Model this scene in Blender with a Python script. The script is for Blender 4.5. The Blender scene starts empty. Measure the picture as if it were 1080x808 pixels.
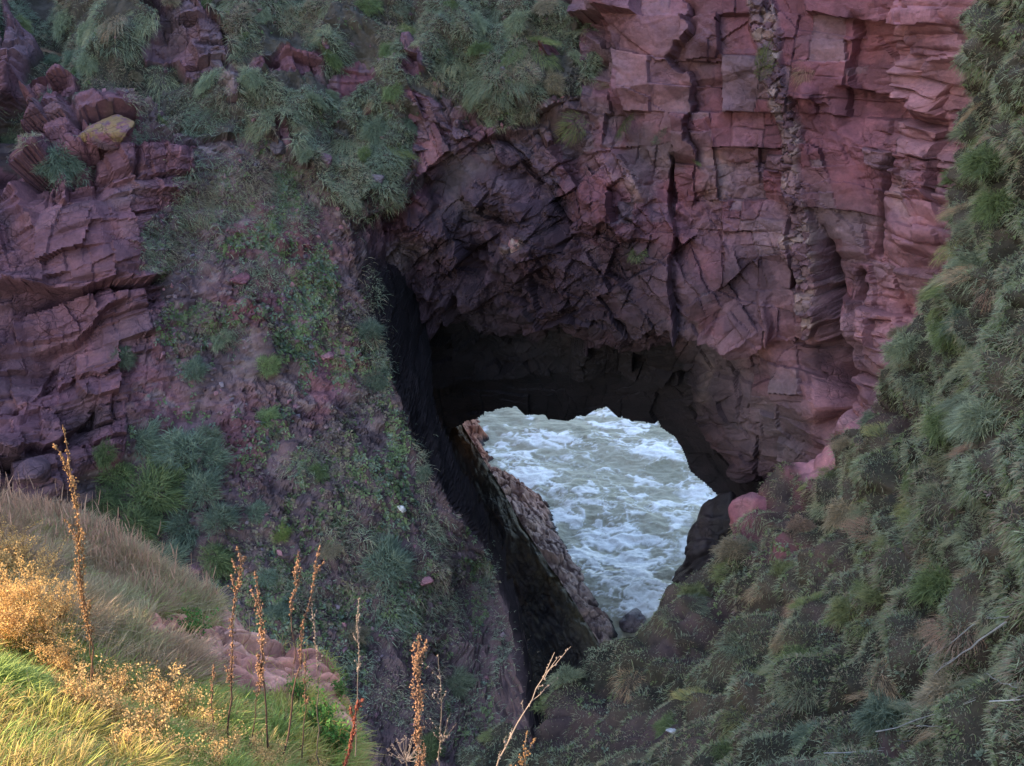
import bpy, math, random
import numpy as np
from mathutils import Vector, Matrix, Euler

rng = np.random.default_rng(11)
random.seed(5)
scene = bpy.context.scene
COL = scene.collection
R = math.radians

# ------------------------------------------------------------------ camera
CAM = np.array([0.0, 0.0, 30.0])
PITCH, HFOV = R(25), R(50)
F = 540 / math.tan(HFOV / 2)
CP, SP = math.cos(PITCH), math.sin(PITCH)
cd = bpy.data.cameras.new("camera")
cam = bpy.data.objects.new("camera", cd)
COL.objects.link(cam)
cam.location = CAM
cam.rotation_euler = (R(90) - PITCH, 0, 0)
cd.sensor_width = 36
cd.lens = 18 / math.tan(HFOV / 2)
cd.clip_start = 0.1
cd.clip_end = 5000
scene.camera = cam


def at(px, py, Y):
    """world point seen at photo position (px, py), at ground distance Y"""
    u, v = (px - 540) / F, (py - 404) / F
    d = np.array([u, CP - v * SP, -SP - v * CP])
    return CAM + d * (Y / d[1])


def atz(px, py, z):
    u, v = (px - 540) / F, (py - 404) / F
    d = np.array([u, CP - v * SP, -SP - v * CP])
    return CAM + d * ((z - CAM[2]) / d[2])


def where(P):
    q = P - CAM
    d = q[..., 1] * CP - q[..., 2] * SP
    d = np.where(d < 0.2, 0.2, d)
    up = q[..., 1] * SP + q[..., 2] * CP
    return 540 + F * q[..., 0] / d, 404 - F * up / d


# ------------------------------------------------------------------ noise
def hsh(ix, iy, iz, seed):
    h = (ix.astype(np.int64) * 374761393 + iy.astype(np.int64) * 668265263 + iz * 2147483647 + seed * 974634541) & 0xFFFFFFFF
    h = ((h ^ (h >> 13)) * 1274126177) & 0xFFFFFFFF
    h = ((h ^ (h >> 16)) * 2246822519) & 0xFFFFFFFF
    return ((h ^ (h >> 15)) & 0xFFFFFF) / float(0x1000000)


def vn(x, y, seed=0):
    ix, iy = np.floor(x), np.floor(y)
    fx, fy = x - ix, y - iy
    fx = fx * fx * (3 - 2 * fx)
    fy = fy * fy * (3 - 2 * fy)
    a, b = hsh(ix, iy, 0, seed), hsh(ix + 1, iy, 0, seed)
    c, d = hsh(ix, iy + 1, 0, seed), hsh(ix + 1, iy + 1, 0, seed)
    return (a + (b - a) * fx) * (1 - fy) + (c + (d - c) * fx) * fy - 0.5


def fbm(x, y, octv=4, seed=0, gain=0.5):
    s, a = 0, 1.0
    for o in range(octv):
        s = s + a * vn(x, y, seed + o * 17)
        x, y = x * 2.03 * 0.8 - y * 2.03 * 0.6 + 3.1, x * 2.03 * 0.6 + y * 2.03 * 0.8 + 1.7
        a *= gain
    return s


def voro(u, v, seed, p=3.0, jit=0.85):
    iu, iv = np.floor(u), np.floor(v)
    f1 = np.full(u.shape, 9.0)
    f2 = np.full(u.shape, 9.0)
    du, dv = np.zeros(u.shape), np.zeros(u.shape)
    cu, cv = np.zeros(u.shape), np.zeros(u.shape)
    for a in (-1, 0, 1):
        for b in (-1, 0, 1):
            x, y = iu + a, iv + b
            ox = x + 0.5 + jit * (hsh(x, y, 1, seed) - 0.5)
            oy = y + 0.5 + jit * (hsh(x, y, 2, seed) - 0.5)
            ex, ey = u - ox, v - oy
            d = (np.abs(ex) ** p + np.abs(ey) ** p) ** (1 / p)
            n1 = d < f1
            f2 = np.where(n1, f1, np.minimum(f2, d))
            f1 = np.where(n1, d, f1)
            du, dv = np.where(n1, ex, du), np.where(n1, ey, dv)
            cu, cv = np.where(n1, x, cu), np.where(n1, y, cv)
    return f2 - f1, du, dv, cu, cv


def blocks(x, y, su, sv, rot, seed, tilt=0.6, crack=0.35, cw=0.06, warp=0.25, p=3.0):
    """jointed rock: every block gets its own level, tilt and dark joint; about -1..1. Also a per block random value"""
    wx = x + warp * su * fbm(x / su * 0.9, y / su * 0.9, 3, seed + 5) * 2
    wy = y + warp * sv * fbm(x / sv * 0.9 + 9, y / sv * 0.9 - 4, 3, seed + 8) * 2
    c, s = math.cos(rot), math.sin(rot)
    u, v = (wx * c + wy * s) / su, (-wx * s + wy * c) / sv
    e, du, dv, cu, cv = voro(u, v, seed, p)
    off = hsh(cu, cv, 3, seed) - 0.5
    gx, gy = hsh(cu, cv, 4, seed) - 0.5, hsh(cu, cv, 5, seed) - 0.5
    h = off + tilt * 2 * (gx * du + gy * dv) - crack * np.exp(-(e / cw) ** 2)
    return h, hsh(cu, cv, 6, seed), e


def facet(x, y, su, sv, rot, seed, tilt=1.2, cone=0.5, warp=0.035, jit=0.9):
    """chiselled surface: the highest of many small tilted planes, so flat faces meet in sharp arrises"""
    wx = x + warp * su * fbm(x / su * 1.3, y / su * 1.3, 3, seed + 5) * 2
    wy = y + warp * sv * fbm(x / sv * 1.3 + 9, y / sv * 1.3 - 4, 3, seed + 8) * 2
    c, s = math.cos(rot), math.sin(rot)
    u, v = (wx * c + wy * s) / su, (-wx * s + wy * c) / sv
    iu, iv = np.floor(u), np.floor(v)
    best = np.full(u.shape, -9.0)
    bid = np.zeros(u.shape)
    for a in (-1, 0, 1):
        for b in (-1, 0, 1):
            X_, Y_ = iu + a, iv + b
            ex = u - X_ - 0.5 - jit * (hsh(X_, Y_, 1, seed) - 0.5)
            ey = v - Y_ - 0.5 - jit * (hsh(X_, Y_, 2, seed) - 0.5)
            gx, gy = hsh(X_, Y_, 4, seed) - 0.5, hsh(X_, Y_, 5, seed) - 0.5
            p = 0.7 * (hsh(X_, Y_, 3, seed) - 0.5) + tilt * (gx * ex + gy * ey) - cone * (np.abs(ex) + np.abs(ey)) - 3 * np.maximum(np.maximum(np.abs(ex), np.abs(ey)) - 1.0, 0)
            n = p > best
            best = np.where(n, p, best)
            bid = np.where(n, hsh(X_, Y_, 6, seed), bid)
    return best + 0.2, bid


def quad(x, y, su, sv, rot, seed, levels=5, p=0.8, warp=0.05, tilt=0.9, off=0.55):
    """rock split again and again along straight joints into blocks of very different sizes; every block has its own level and tilt"""
    wx = x + warp * fbm(x * 1.1, y * 1.1, 4, seed + 5) * 2
    wy = y + warp * fbm(x * 1.1 + 9, y * 1.1 - 4, 4, seed + 8) * 2
    c, s_ = math.cos(rot), math.sin(rot)
    u, v = (wx * c + wy * s_) / su, (-wx * s_ + wy * c) / sv
    j = np.floor(v)
    u = u + hsh(j, j * 0, 11, seed) * 3
    i = np.floor(u)
    a, b = u - i, v - j
    wu, wv = np.full(u.shape, su), np.full(u.shape, sv)
    idn = (i.astype(np.int64) * 7919 + j.astype(np.int64) * 104729) & 0xFFFFFFF
    edge = np.minimum(np.minimum(a, 1 - a) * wu, np.minimum(b, 1 - b) * wv)
    h = np.zeros(u.shape)
    z = idn * 0
    for l in range(levels):
        o_, gx, gy = hsh(idn, z + l, 3, seed) - 0.5, hsh(idn, z + l, 4, seed) - 0.5, hsh(idn, z + l, 5, seed) - 0.5
        size = np.sqrt(wu * wv)
        h = h + size * (off * o_ + tilt * (gx * (a - 0.5) + gy * (b - 0.5))) * (0.55 if l else 0.4)
        if l == levels - 1:
            break
        go = hsh(idn, z + l, 7, seed) < p
        alongu = wu > wv * (0.6 + 0.9 * hsh(idn, z + l, 8, seed))
        sp = 0.28 + 0.44 * hsh(idn, z + l, 9, seed)
        # joints lean a little
        t = np.where(alongu, a + 0.16 * (hsh(idn, z + l, 10, seed) - 0.5) * (b - 0.5) * 2, b + 0.16 * (hsh(idn, z + l, 10, seed) - 0.5) * (a - 0.5) * 2)
        hi = t > sp
        w_ = np.where(hi, 1 - sp, sp)
        tn = np.clip(np.where(hi, (t - sp) / (1 - sp), t / sp), 0, 1)
        a = np.where(go & alongu, tn, a)
        b = np.where(go & ~alongu, tn, b)
        wu = np.where(go & alongu, wu * w_, wu)
        wv = np.where(go & ~alongu, wv * w_, wv)
        idn = np.where(go, (idn * 2 + hi) & 0xFFFFFFF, idn)
        edge = np.minimum(edge, np.where(go, np.abs(t - sp) * np.where(alongu, wu / w_, wv / w_), 9))
    return h, hsh(idn, z, 6, seed), edge


def sst(a, b, x):
    t = np.clip((x - a) / (b - a), 0, 1)
    return t * t * (3 - 2 * t)


def blob(px, py, cx, cy, rx, ry, ang=0):
    c, s = math.cos(R(ang)), math.sin(R(ang))
    dx, dy = px - cx, py - cy
    return np.exp(-(((dx * c + dy * s) / rx) ** 2 + ((-dx * s + dy * c) / ry) ** 2) ** 1.5)


def blobs(px, py, lst):
    m = np.zeros(px.shape)
    for b in lst:
        m = np.maximum(m, blob(px, py, *b))
    return m


def inpoly(px, py, poly):
    r = np.zeros(px.shape, bool)
    n = len(poly)
    for i in range(n):
        x0, y0 = poly[i]
        x1, y1 = poly[(i + 1) % n]
        if y0 == y1:
            continue
        c = ((y0 > py) != (y1 > py)) & (px < (x1 - x0) * (py - y0) / (y1 - y0) + x0)
        r ^= c
    return r


def dline(px, py, pts):
    d = np.full(px.shape, 1e9)
    for (x0, y0), (x1, y1) in zip(pts[:-1], pts[1:]):
        vx, vy = x1 - x0, y1 - y0
        t = np.clip(((px - x0) * vx + (py - y0) * vy) / (vx * vx + vy * vy), 0, 1)
        d = np.minimum(d, np.hypot(px - x0 - t * vx, py - y0 - t * vy))
    return d


def vstep(px, py, pts, depth, reach, out=0.4, side=1):
    """an upright joint: the rock on one side of the line stands proud of the other"""
    ys, xs = [p[1] for p in pts], [p[0] for p in pts]
    s = (px - np.interp(py, ys, xs)) * side
    fade = sst(ys[0] - 12, ys[0] + 8, py) * (1 - sst(ys[-1] - 8, ys[-1] + 12, py))
    return fade * (-depth * sst(-1.5, 2.0, s) * np.exp(-np.maximum(s, 0) / reach) + out * depth * np.exp(np.minimum(s, 0) / reach) * (s <= 0))


def groove(px, py, pts, w, depth):
    return -depth * np.exp(-(dline(px, py, pts) / w) ** 2)


def ledge(px, py, pts, depth, reach, up=0.4):
    """a ledge along the line: the rock above stands out, the rock below is undercut"""
    xs, ys = [p[0] for p in pts], [p[1] for p in pts]
    yl = np.interp(px, xs, ys)
    s = py - yl
    fade = sst(xs[0] - 12, xs[0] + 8, px) * (1 - sst(xs[-1] - 8, xs[-1] + 12, px))
    below = -depth * sst(-1.5, 2.5, s) * np.exp(-np.maximum(s, 0) / reach)
    above = up * depth * np.exp(np.minimum(s, 0) / reach) * (s <= 0)
    return (below + above) * fade


class TPS:
    def __init__(self, a, b, val, lam=1e-3):
        self.a, self.b = np.array(a, float), np.array(b, float)
        n = len(a)
        A = np.zeros((n + 3, n + 3))
        A[:n, :n] = self.k(self.a[:, None] - self.a, self.b[:, None] - self.b) + lam * np.eye(n)
        A[:n, n], A[:n, n + 1], A[:n, n + 2] = 1, self.a, self.b
        A[n, :n], A[n + 1, :n], A[n + 2, :n] = 1, self.a, self.b
        self.w = np.linalg.solve(A, np.concatenate([np.array(val, float), np.zeros(3)]))

    @staticmethod
    def k(dx, dy):
        r2 = dx * dx + dy * dy + 1e-9
        return 0.5 * r2 * np.log(r2)

    def __call__(self, x, y):
        o = self.w[-3] + self.w[-2] * x + self.w[-1] * y
        for i in range(len(self.a)):
            o = o + self.w[i] * self.k(x - self.a[i], y - self.b[i])
        return o


# ------------------------------------------------------------------ mesh and object helpers
def mesh(name, V, quads=None, tris=None, cols=None, mat=None, smooth=True):
    me = bpy.data.meshes.new(name)
    V = np.asarray(V, np.float32).reshape(-1, 3)
    parts, starts, tot = [], [], 0
    for f in (quads, tris):
        if f is not None and len(f):
            f = np.asarray(f, np.int32)
            parts.append(f.ravel())
            starts.append(tot + np.arange(len(f), dtype=np.int32) * f.shape[1])
            tot += f.size
    L = np.concatenate(parts)
    S = np.concatenate(starts)
    me.vertices.add(len(V))
    me.vertices.foreach_set("co", V.ravel())
    me.loops.add(len(L))
    me.loops.foreach_set("vertex_index", L)
    me.polygons.add(len(S))
    me.polygons.foreach_set("loop_start", S)
    if cols is not None:
        at_ = me.color_attributes.new("Col", "FLOAT_COLOR", "POINT")
        c4 = np.ones((len(V), 4), np.float32)
        cols = np.asarray(cols, np.float32)
        c4[:, :cols.shape[1]] = cols
        at_.data.foreach_set("color", c4.ravel())
    me.update(calc_edges=True)
    me.polygons.foreach_set("use_smooth", np.full(len(S), smooth))
    if mat:
        me.materials.append(mat)
    return me


def obj(name, me, parent=None, loc=None):
    o = bpy.data.objects.new(name, me)
    COL.objects.link(o)
    if parent:
        o.parent = parent
    if loc is not None:
        o.location = loc
    return o


def tag(o, label=None, cat=None, group=None, kind=None):
    if label:
        o["label"] = label
    if cat:
        o["category"] = cat
    if group:
        o["group"] = group
    if kind:
        o["kind"] = kind
    return o


def empty(name, loc, label, cat, group=None):
    o = bpy.data.objects.new(name, None)
    o.empty_display_size = 0.1
    COL.objects.link(o)
    o.location = loc
    return tag(o, label, cat, group)


def gridfaces(nu, nv, keep=None):
    i = np.arange(nu * nv).reshape(nu, nv)
    q = np.stack([i[:-1, :-1], i[1:, :-1], i[1:, 1:], i[:-1, 1:]], -1)
    if keep is not None:
        return q[keep]
    return q.reshape(-1, 4)


def normals(P, flip):
    a = np.gradient(P, axis=0)
    b = np.gradient(P, axis=1)
    n = np.cross(a, b) * flip
    return n / (np.linalg.norm(n, axis=-1, keepdims=True) + 1e-9)


def lerp(a, b, t):
    return a + (np.asarray(b) - a) * t[..., None]


# ------------------------------------------------------------------ materials
def node_mat(name):
    m = bpy.data.materials.new(name)
    m.use_nodes = True
    nt = m.node_tree
    b = nt.nodes["Principled BSDF"]
    return m, nt, b


def N(nt, typ, **kw):
    n = nt.nodes.new(typ)
    for k, v in kw.items():
        if k in n.inputs:
            n.inputs[k].default_value = v
        else:
            setattr(n, k, v)
    return n


def ramp(nt, src, stops):
    r = nt.nodes.new("ShaderNodeValToRGB")
    e = r.color_ramp.elements
    while len(e) < len(stops):
        e.new(0.5)
    for k, (p, c) in enumerate(stops):
        e[k].position = p
        e[k].color = c if len(c) == 4 else (*c, 1)
    nt.links.new(src, r.inputs[0])
    return r


def mul(nt, a, b, fac=1.0, mode="MULTIPLY"):
    x = nt.nodes.new("ShaderNodeMix")
    x.data_type = "RGBA"
    x.blend_type = mode
    x.inputs[0].default_value = fac
    for s, i in ((a, 6), (b, 7)):
        if isinstance(s, tuple):
            x.inputs[i].default_value = (*s, 1)
        else:
            nt.links.new(s, x.inputs[i])
    return x.outputs[2]


def earth_mat(name, rough=0.85, bump=0.35, fine=14.0, speck=0.25, spec=0.3):
    """rock / soil: the mesh carries the bed colours, the nodes add grain, blotches, specks and fine relief"""
    m, nt, b = node_mat(name)
    L = nt.links.new
    at_ = N(nt, "ShaderNodeVertexColor", layer_name="Col")
    tc = N(nt, "ShaderNodeTexCoord")
    n1 = N(nt, "ShaderNodeTexNoise", Scale=fine * 0.16, Detail=4.0, Roughness=0.62)
    n2 = N(nt, "ShaderNodeTexNoise", Scale=fine, Detail=5.0, Roughness=0.7)
    v1 = N(nt, "ShaderNodeTexVoronoi", Scale=fine * 0.55)
    for n in (n1, n2, v1):
        L(tc.outputs["Object"], n.inputs["Vector"])
    r1 = ramp(nt, n1.outputs["Fac"], [(0.28, (0.66, 0.66, 0.72)), (0.5, (1, 1, 1)), (0.72, (1.25, 1.18, 1.12))])
    r2 = ramp(nt, n2.outputs["Fac"], [(0.25, (0.6, 0.6, 0.6)), (0.5, (1, 1, 1)), (0.8, (1.35, 1.32, 1.3))])
    c = mul(nt, at_.outputs["Color"], r1.outputs[0])
    c = mul(nt, c, r2.outputs[0], 0.75)
    sp = ramp(nt, v1.outputs["Distance"], [(0.06, (1.5, 1.4, 1.35)), (0.16, (1, 1, 1))])
    c = mul(nt, c, sp.outputs[0], speck)
    L(c, b.inputs["Base Color"])
    b.inputs["Roughness"].default_value = rough
    b.inputs["Specular IOR Level"].default_value = spec
    # joints: thin broken cracks between angular blocks, only where the mesh says the rock is jointed (alpha)
    mp = N(nt, "ShaderNodeMapping")
    mp.inputs["Scale"].default_value = (1.0, 0.8, 1.5)
    mp.inputs["Rotation"].default_value = (0.0, 0.22, 0.1)
    dn = N(nt, "ShaderNodeTexNoise", Scale=1.6, Detail=3.0, Roughness=0.6)
    L(tc.outputs["Object"], dn.inputs["Vector"])
    dm = N(nt, "ShaderNodeVectorMath", operation="SCALE")
    dm.inputs["Scale"].default_value = 0.35
    L(dn.outputs["Color"], dm.inputs[0])
    da = N(nt, "ShaderNodeVectorMath", operation="ADD")
    L(tc.outputs["Object"], da.inputs[0])
    L(dm.outputs[0], da.inputs[1])
    L(da.outputs[0], mp.inputs["Vector"])
    hs = []
    for k, (scl, w0) in enumerate([(1.1, 0.03), (3.4, 0.07)]):
        vv = N(nt, "ShaderNodeTexVoronoi", Scale=scl)
        vv.feature = "DISTANCE_TO_EDGE"
        L(mp.outputs[0], vv.inputs["Vector"])
        hs.append(ramp(nt, vv.outputs["Distance"], [(0.0, (0, 0, 0)), (w0, (1, 1, 1))]).outputs[0])
    brk = N(nt, "ShaderNodeTexNoise", Scale=0.7, Detail=3.0)
    L(tc.outputs["Object"], brk.inputs["Vector"])
    bm_ = ramp(nt, brk.outputs["Fac"], [(0.42, (0, 0, 0)), (0.58, (1, 1, 1))])
    jm = N(nt, "ShaderNodeMath", operation="MULTIPLY")
    L(bm_.outputs[0], jm.inputs[0])
    L(at_.outputs["Alpha"], jm.inputs[1])
    joint = mul(nt, hs[0], hs[1], 0.75)
    mj = nt.nodes.new("ShaderNodeMix")
    mj.data_type = "RGBA"
    L(jm.outputs[0], mj.inputs[0])
    mj.inputs[6].default_value = (1, 1, 1, 1)
    L(joint, mj.inputs[7])
    dirt = ramp(nt, mj.outputs[2], [(0.0, (0.45, 0.42, 0.44)), (0.8, (1, 1, 1))])
    L(mul(nt, c, dirt.outputs[0]), b.inputs["Base Color"])
    add = N(nt, "ShaderNodeMath", operation="ADD")
    lo = N(nt, "ShaderNodeMath", operation="MULTIPLY")
    lo.inputs[1].default_value = 0.6
    L(n1.outputs["Fac"], lo.inputs[0])
    L(lo.outputs[0], add.inputs[0])
    sc = N(nt, "ShaderNodeMath", operation="MULTIPLY")
    sc.inputs[1].default_value = 0.45
    L(n2.outputs["Fac"], sc.inputs[0])
    L(sc.outputs[0], add.inputs[1])
    ad2 = N(nt, "ShaderNodeMath", operation="MULTIPLY_ADD")
    ad2.inputs[1].default_value = 0.55
    L(mj.outputs[2], ad2.inputs[0])
    L(add.outputs[0], ad2.inputs[2])
    add = ad2
    bp = N(nt, "ShaderNodeBump", Strength=bump, Distance=0.12)
    L(add.outputs[0], bp.inputs["Height"])
    L(bp.outputs[0], b.inputs["Normal"])
    return m


def leaf_mat(name, trans=0.35, rough=0.6, objcol=False, tint=(1, 1, 1)):
    m, nt, b = node_mat(name)
    L = nt.links.new
    at_ = N(nt, "ShaderNodeVertexColor", layer_name="Col")
    c = at_.outputs["Color"]
    if objcol:
        oi = N(nt, "ShaderNodeObjectInfo")
        c = mul(nt, c, oi.outputs["Color"])
    c = mul(nt, c, tint)
    tc = N(nt, "ShaderNodeTexCoord")
    nz = N(nt, "ShaderNodeTexNoise", Scale=9.0, Detail=3.0)
    L(tc.outputs["Object"], nz.inputs["Vector"])
    r = ramp(nt, nz.outputs["Fac"], [(0.3, (0.75, 0.75, 0.75)), (0.7, (1.2, 1.2, 1.2))])
    c = mul(nt, c, r.outputs[0], 0.8)
    L(c, b.inputs["Base Color"])
    b.inputs["Roughness"].default_value = rough
    b.inputs["Specular IOR Level"].default_value = 0.25
    t = N(nt, "ShaderNodeBsdfTranslucent")
    L(c, t.inputs["Color"])
    mx = N(nt, "ShaderNodeMixShader")
    mx.inputs[0].default_value = trans
    L(b.outputs[0], mx.inputs[1])
    L(t.outputs[0], mx.inputs[2])
    L(mx.outputs[0], nt.nodes["Material Output"].inputs["Surface"])
    return m


M_ROCK = earth_mat("red sandstone", 0.8, 0.55, 7.0, 0.15)
M_EARTH = earth_mat("soil and rock", 0.9, 0.6, 9.0, 0.5, 0.2)
M_WET = earth_mat("dark wet rock", 0.55, 0.7, 7.0, 0.1, 0.25)
M_BANK = earth_mat("bank earth", 0.9, 0.5, 22.0, 0.2, 0.2)
M_GRASS = leaf_mat("grass blades", 0.3)
M_TUSS = leaf_mat("tussock blades", 0.3, objcol=True)
M_DRY = leaf_mat("dry stalks", 0.35, 0.7, objcol=True)

# colours (albedo)
RED = np.array([0.232, 0.088, 0.106])
PINK = np.array([0.365, 0.172, 0.190])
PURP = np.array([0.165, 0.092, 0.108])
GREY = np.array([0.170, 0.130, 0.145])
DARK = np.array([0.022, 0.016, 0.017])
SOIL = np.array([0.150, 0.098, 0.098])
PALE = np.array([0.420, 0.300, 0.270])

# ------------------------------------------------------------------ the arch cliff: y = f(x, z)
def spread(pts):
    P = np.array([at(*p) for p in pts])
    return P


pa = [(480, 200, 37.6), (430, 250, 37.4), (400, 300, 37.6), (440, 380, 39.2), (480, 440, 40.2), (460, 140, 37.3), (500, 60, 39.5), (450, -60, 43),
      (560, 160, 37.0), (600, 250, 36.2), (540, 300, 36.6), (600, 345, 35.7), (560, 400, 38.2), (600, 442, 39.0), (600, 120, 37.6), (620, 0, 39.4),
      (700, 340, 34.9), (680, 395, 37.0), (650, 430, 38.4), (700, 250, 35.4), (700, 150, 36.2), (700, 50, 37.0), (700, -60, 38.5),
      (790, 345, 34.2), (780, 420, 35.0), (760, 470, 36.2), (730, 490, 37.6), (800, 505, 35.4), (860, 480, 33.8), (800, 250, 34.8), (800, 120, 35.6), (800, 0, 36.4),
      (870, 380, 33.4), (880, 200, 33.8), (880, 60, 34.8), (860, -60, 36.6), (930, 300, 32.0), (950, 200, 32.4), (950, 60, 33.2), (945, 395, 30.6), (918, 430, 30.9), (905, 470, 31.4),
      (1010, 60, 30.8), (1000, 250, 30.4), (1060, 0, 30.2), (1060, -80, 31.5), (1080, 200, 29.6), (1040, 400, 30.0), (1120, 100, 29.0), (800, 620, 35), (900, 620, 33), (440, 620, 41), (540, 640, 42)]
P = spread(pa)
fA = TPS(P[:, 0], P[:, 2], P[:, 1], 0.02)
xs = np.arange(-8.5, 17.0, 0.042)
zs = np.arange(0.0, 34.0, 0.042)
X, Z = np.meshgrid(xs, zs, indexing="ij")
base = np.stack([X, fA(X, Z), Z], -1)
nrm = normals(base, 1)
if nrm[..., 1].mean() > 0:
    nrm = -nrm
px, py = where(base)
wx = px + 14 * fbm(X * 0.9, Z * 0.9, 4, 31) * 2
wy = py + 14 * fbm(X * 0.9 + 40, Z * 0.9, 4, 37) * 2
frag = sst(-0.25, 0.25, fbm(X * 0.35, Z * 0.35, 3, 3))
calm = blobs(wx, wy, [(680, 80, 55, 85, 10), (900, 210, 70, 70, 0), (490, 190, 22, 42, 20), (800, 440, 90, 70, 20), (880, 120, 70, 50), (850, 300, 40, 50)])
frag = frag * (1 - 0.75 * calm)
g1, q1 = facet(X, Z, 3.4, 2.6, 0.25, 151, 1.6, 0.45)
g2, q2 = facet(X, Z, 1.15, 0.95, -0.5, 152, 1.7, 0.6)
g3, q3 = facet(X, Z, 0.5, 0.36, 0.4, 153, 1.7, 0.6)
g4, q4 = facet(X, Z, 0.2, 0.15, -0.2, 154, 1.6, 0.6)
b1, r1, e1 = blocks(X, Z, 2.6, 1.9, 0.06, 101, 0.5, 0.0, 0.03, 0.07, 4.0)
b2, r2, e2 = blocks(X, Z, 1.05, 0.7, -0.12, 102, 0.6, 0.0, 0.04, 0.09, 3.5)
b3, r3, e3 = blocks(X, Z, 0.42, 0.28, 0.1, 103, 0.7, 0.0, 0.07, 0.12, 3.0)
crk = sst(0.05, 0.3, fbm(X * 0.5, Z * 0.5, 3, 71))
fn = fbm(X * 1.6, Z * 1.6, 5, 61, 0.55)
k1, u1, d1_ = quad(X, Z, 3.6, 2.8, 0.07, 171, 6, 0.85, 0.05)
k2_, u2, d2_ = quad(X, Z, 2.8, 1.7, 0.62, 172, 6, 0.74, 0.09, 1.5)
mixq = sst(-0.1, 0.15, fbm(X * 0.3, Z * 0.3, 2, 73)) * (px < 800)
kq, uq, dq = k1 + (k2_ - k1) * mixq, np.where(mixq > 0.5, u2, u1), np.where(mixq > 0.5, d2_, d1_)
h = 0.75 * g1 + (0.10 + 0.50 * frag) * g2 + (0.05 + 0.22 * frag) * g3 + (0.02 + 0.08 * frag) * g4
h += (0.40 + 0.45 * frag) * kq + 0.2 * b1 + 0.03 * fn + 0.6 * fbm(X * 0.22, Z * 0.22, 2, 77)
dkm = blobs(px, py, [(500, 260, 110, 90), (600, 290, 110, 70)])
h += dkm * (0.55 * quad(X, Z, 1.5, 1.1, -0.35, 175, 5, 0.85, 0.08, 1.2, 1.1)[0] + 0.15 * g2 + 0.12 * g3)
h -= (0.35 + 0.65 * crk) * 0.09 * np.exp(-(dq / 0.022) ** 2) * (0.4 + 0.6 * frag)
r2, r3, e2 = u1, uq, dq
e1 = dq
# the features one can point at
ny = np.minimum(wy, py + 6)
h += ledge(wx, wy, [(420, 330), (500, 348), (560, 352), (640, 346), (700, 352), (716, 352)], 0.3, 26, 0.2)
h += ledge(px + (wx - px) * 0.4, py + (wy - py) * 0.4, [(716, 352), (745, 354), (790, 364), (806, 352)], 1.1, 24, 0.6)
h += ledge(px, wy, [(590, 262), (640, 250), (690, 262)], 0.35, 14)
h += ledge(px, py + (wy - py) * 0.3, [(895, 92), (940, 97), (965, 100)], 0.5, 34, 0.5)
h += ledge(px, py + (wy - py) * 0.3, [(445, 178), (480, 160), (530, 138), (556, 134)], 0.35, 24, 0.6)
h += ledge(px, wy, [(830, 120), (870, 118)], 0.3, 20)
h += ledge(px, wy, [(840, 305), (865, 310)], 0.3, 20)
h += vstep(wx * 0.3 + px * 0.7, py, [(704, 170), (712, 250), (708, 300), (716, 352)], 0.8, 16, 0.3)
h += vstep(wx * 0.5 + px * 0.5, py, [(866, 255), (872, 330), (876, 390), (884, 440)], 0.5, 22, 0.5)
h += groove(wx * 0.5 + px * 0.5, py, [(864, 240), (876, 330), (882, 390), (890, 430), (878, 452)], np.interp(py, [240, 300, 350, 400, 450], [1.5, 5, 8, 12, 8]), np.interp(py, [240, 290, 350, 420], [0.2, 0.8, 1.3, 2.0]))
h += groove(wx * 0.5 + px * 0.5, py, [(905, 292), (908, 330), (903, 370)], 5, 0.9)
h += groove(wx * 0.4 + px * 0.6, py, [(946, 165), (940, 200), (930, 235), (924, 270)], 3.5, 0.9)
h += groove(px, wy, [(764, 395), (780, 425), (795, 440)], 2, 0.16)
h += groove(px, wy, [(745, 430), (800, 440)], 2, 0.14)
h += vstep(wx, py, [(646, 0), (648, 90), (662, 140)], 0.8, 20, 0.5, -1)
h += vstep(wx, py, [(724, 10), (730, 110), (726, 170)], 0.6, 18, 0.4)
h += vstep(wx * 0.5 + px * 0.5, py, [(612, 0), (606, 60), (612, 110)], 0.5, 18, 0.4, -1)
h += vstep(wx * 0.5 + px * 0.5, py, [(905, 20), (903, 60), (908, 95)], 0.4, 18, 0.4)
h += vstep(wx * 0.5 + px * 0.5, py, [(960, 0), (955, 50), (962, 110)], 0.6, 18, 0.4, -1)
veinx = np.interp(py, [0, 60, 100, 140, 180, 230, 270, 330, 350], [806, 815, 826, 838, 840, 842, 846, 856, 858])
veinw = np.interp(py, [0, 60, 120, 160, 180, 230, 270, 330, 350], [12, 14, 14, 10, 11, 16, 17, 13, 4])
vd = np.abs(wx * 0.35 + px * 0.65 - veinx) / veinw
vein = (1 - sst(0.7, 1.15, vd)) * (py < 352)
vb, vr, ve = blocks(X, Z, 0.3, 0.24, 0.5, 131, 0.8, 0.5, 0.1, 0.3, 2.2)
h = h * (1 - 0.55 * vein) + vein * (0.45 + 0.2 * vb)
h += groove(px, py, list(zip(veinx[0, ::-1][::1][:1], [0])) + [(veinx.max() + 16, 350)], 0.01, 0) * 0
knob = blobs(wx, wy, [(1000, 25, 45, 26), (985, 60, 40, 22), (1000, 200, 30, 30), (975, 235, 26, 20), (990, 120, 30, 20)])
h += 0.5 * knob
h += 0.5 * blob(px, py, 855, 105, 12, 20)
h -= 0.55 * inpoly(px * 0.6 + wx * 0.4, py * 0.6 + wy * 0.4, [(690, 420), (712, 400), (726, 420), (738, 452), (768, 480), (808, 512), (830, 600), (680, 600)])
flat_ = blob(wx, wy, 488, 192, 24, 40, 20)
h = h * (1 - 0.8 * flat_) - 0.25 * flat_
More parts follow.
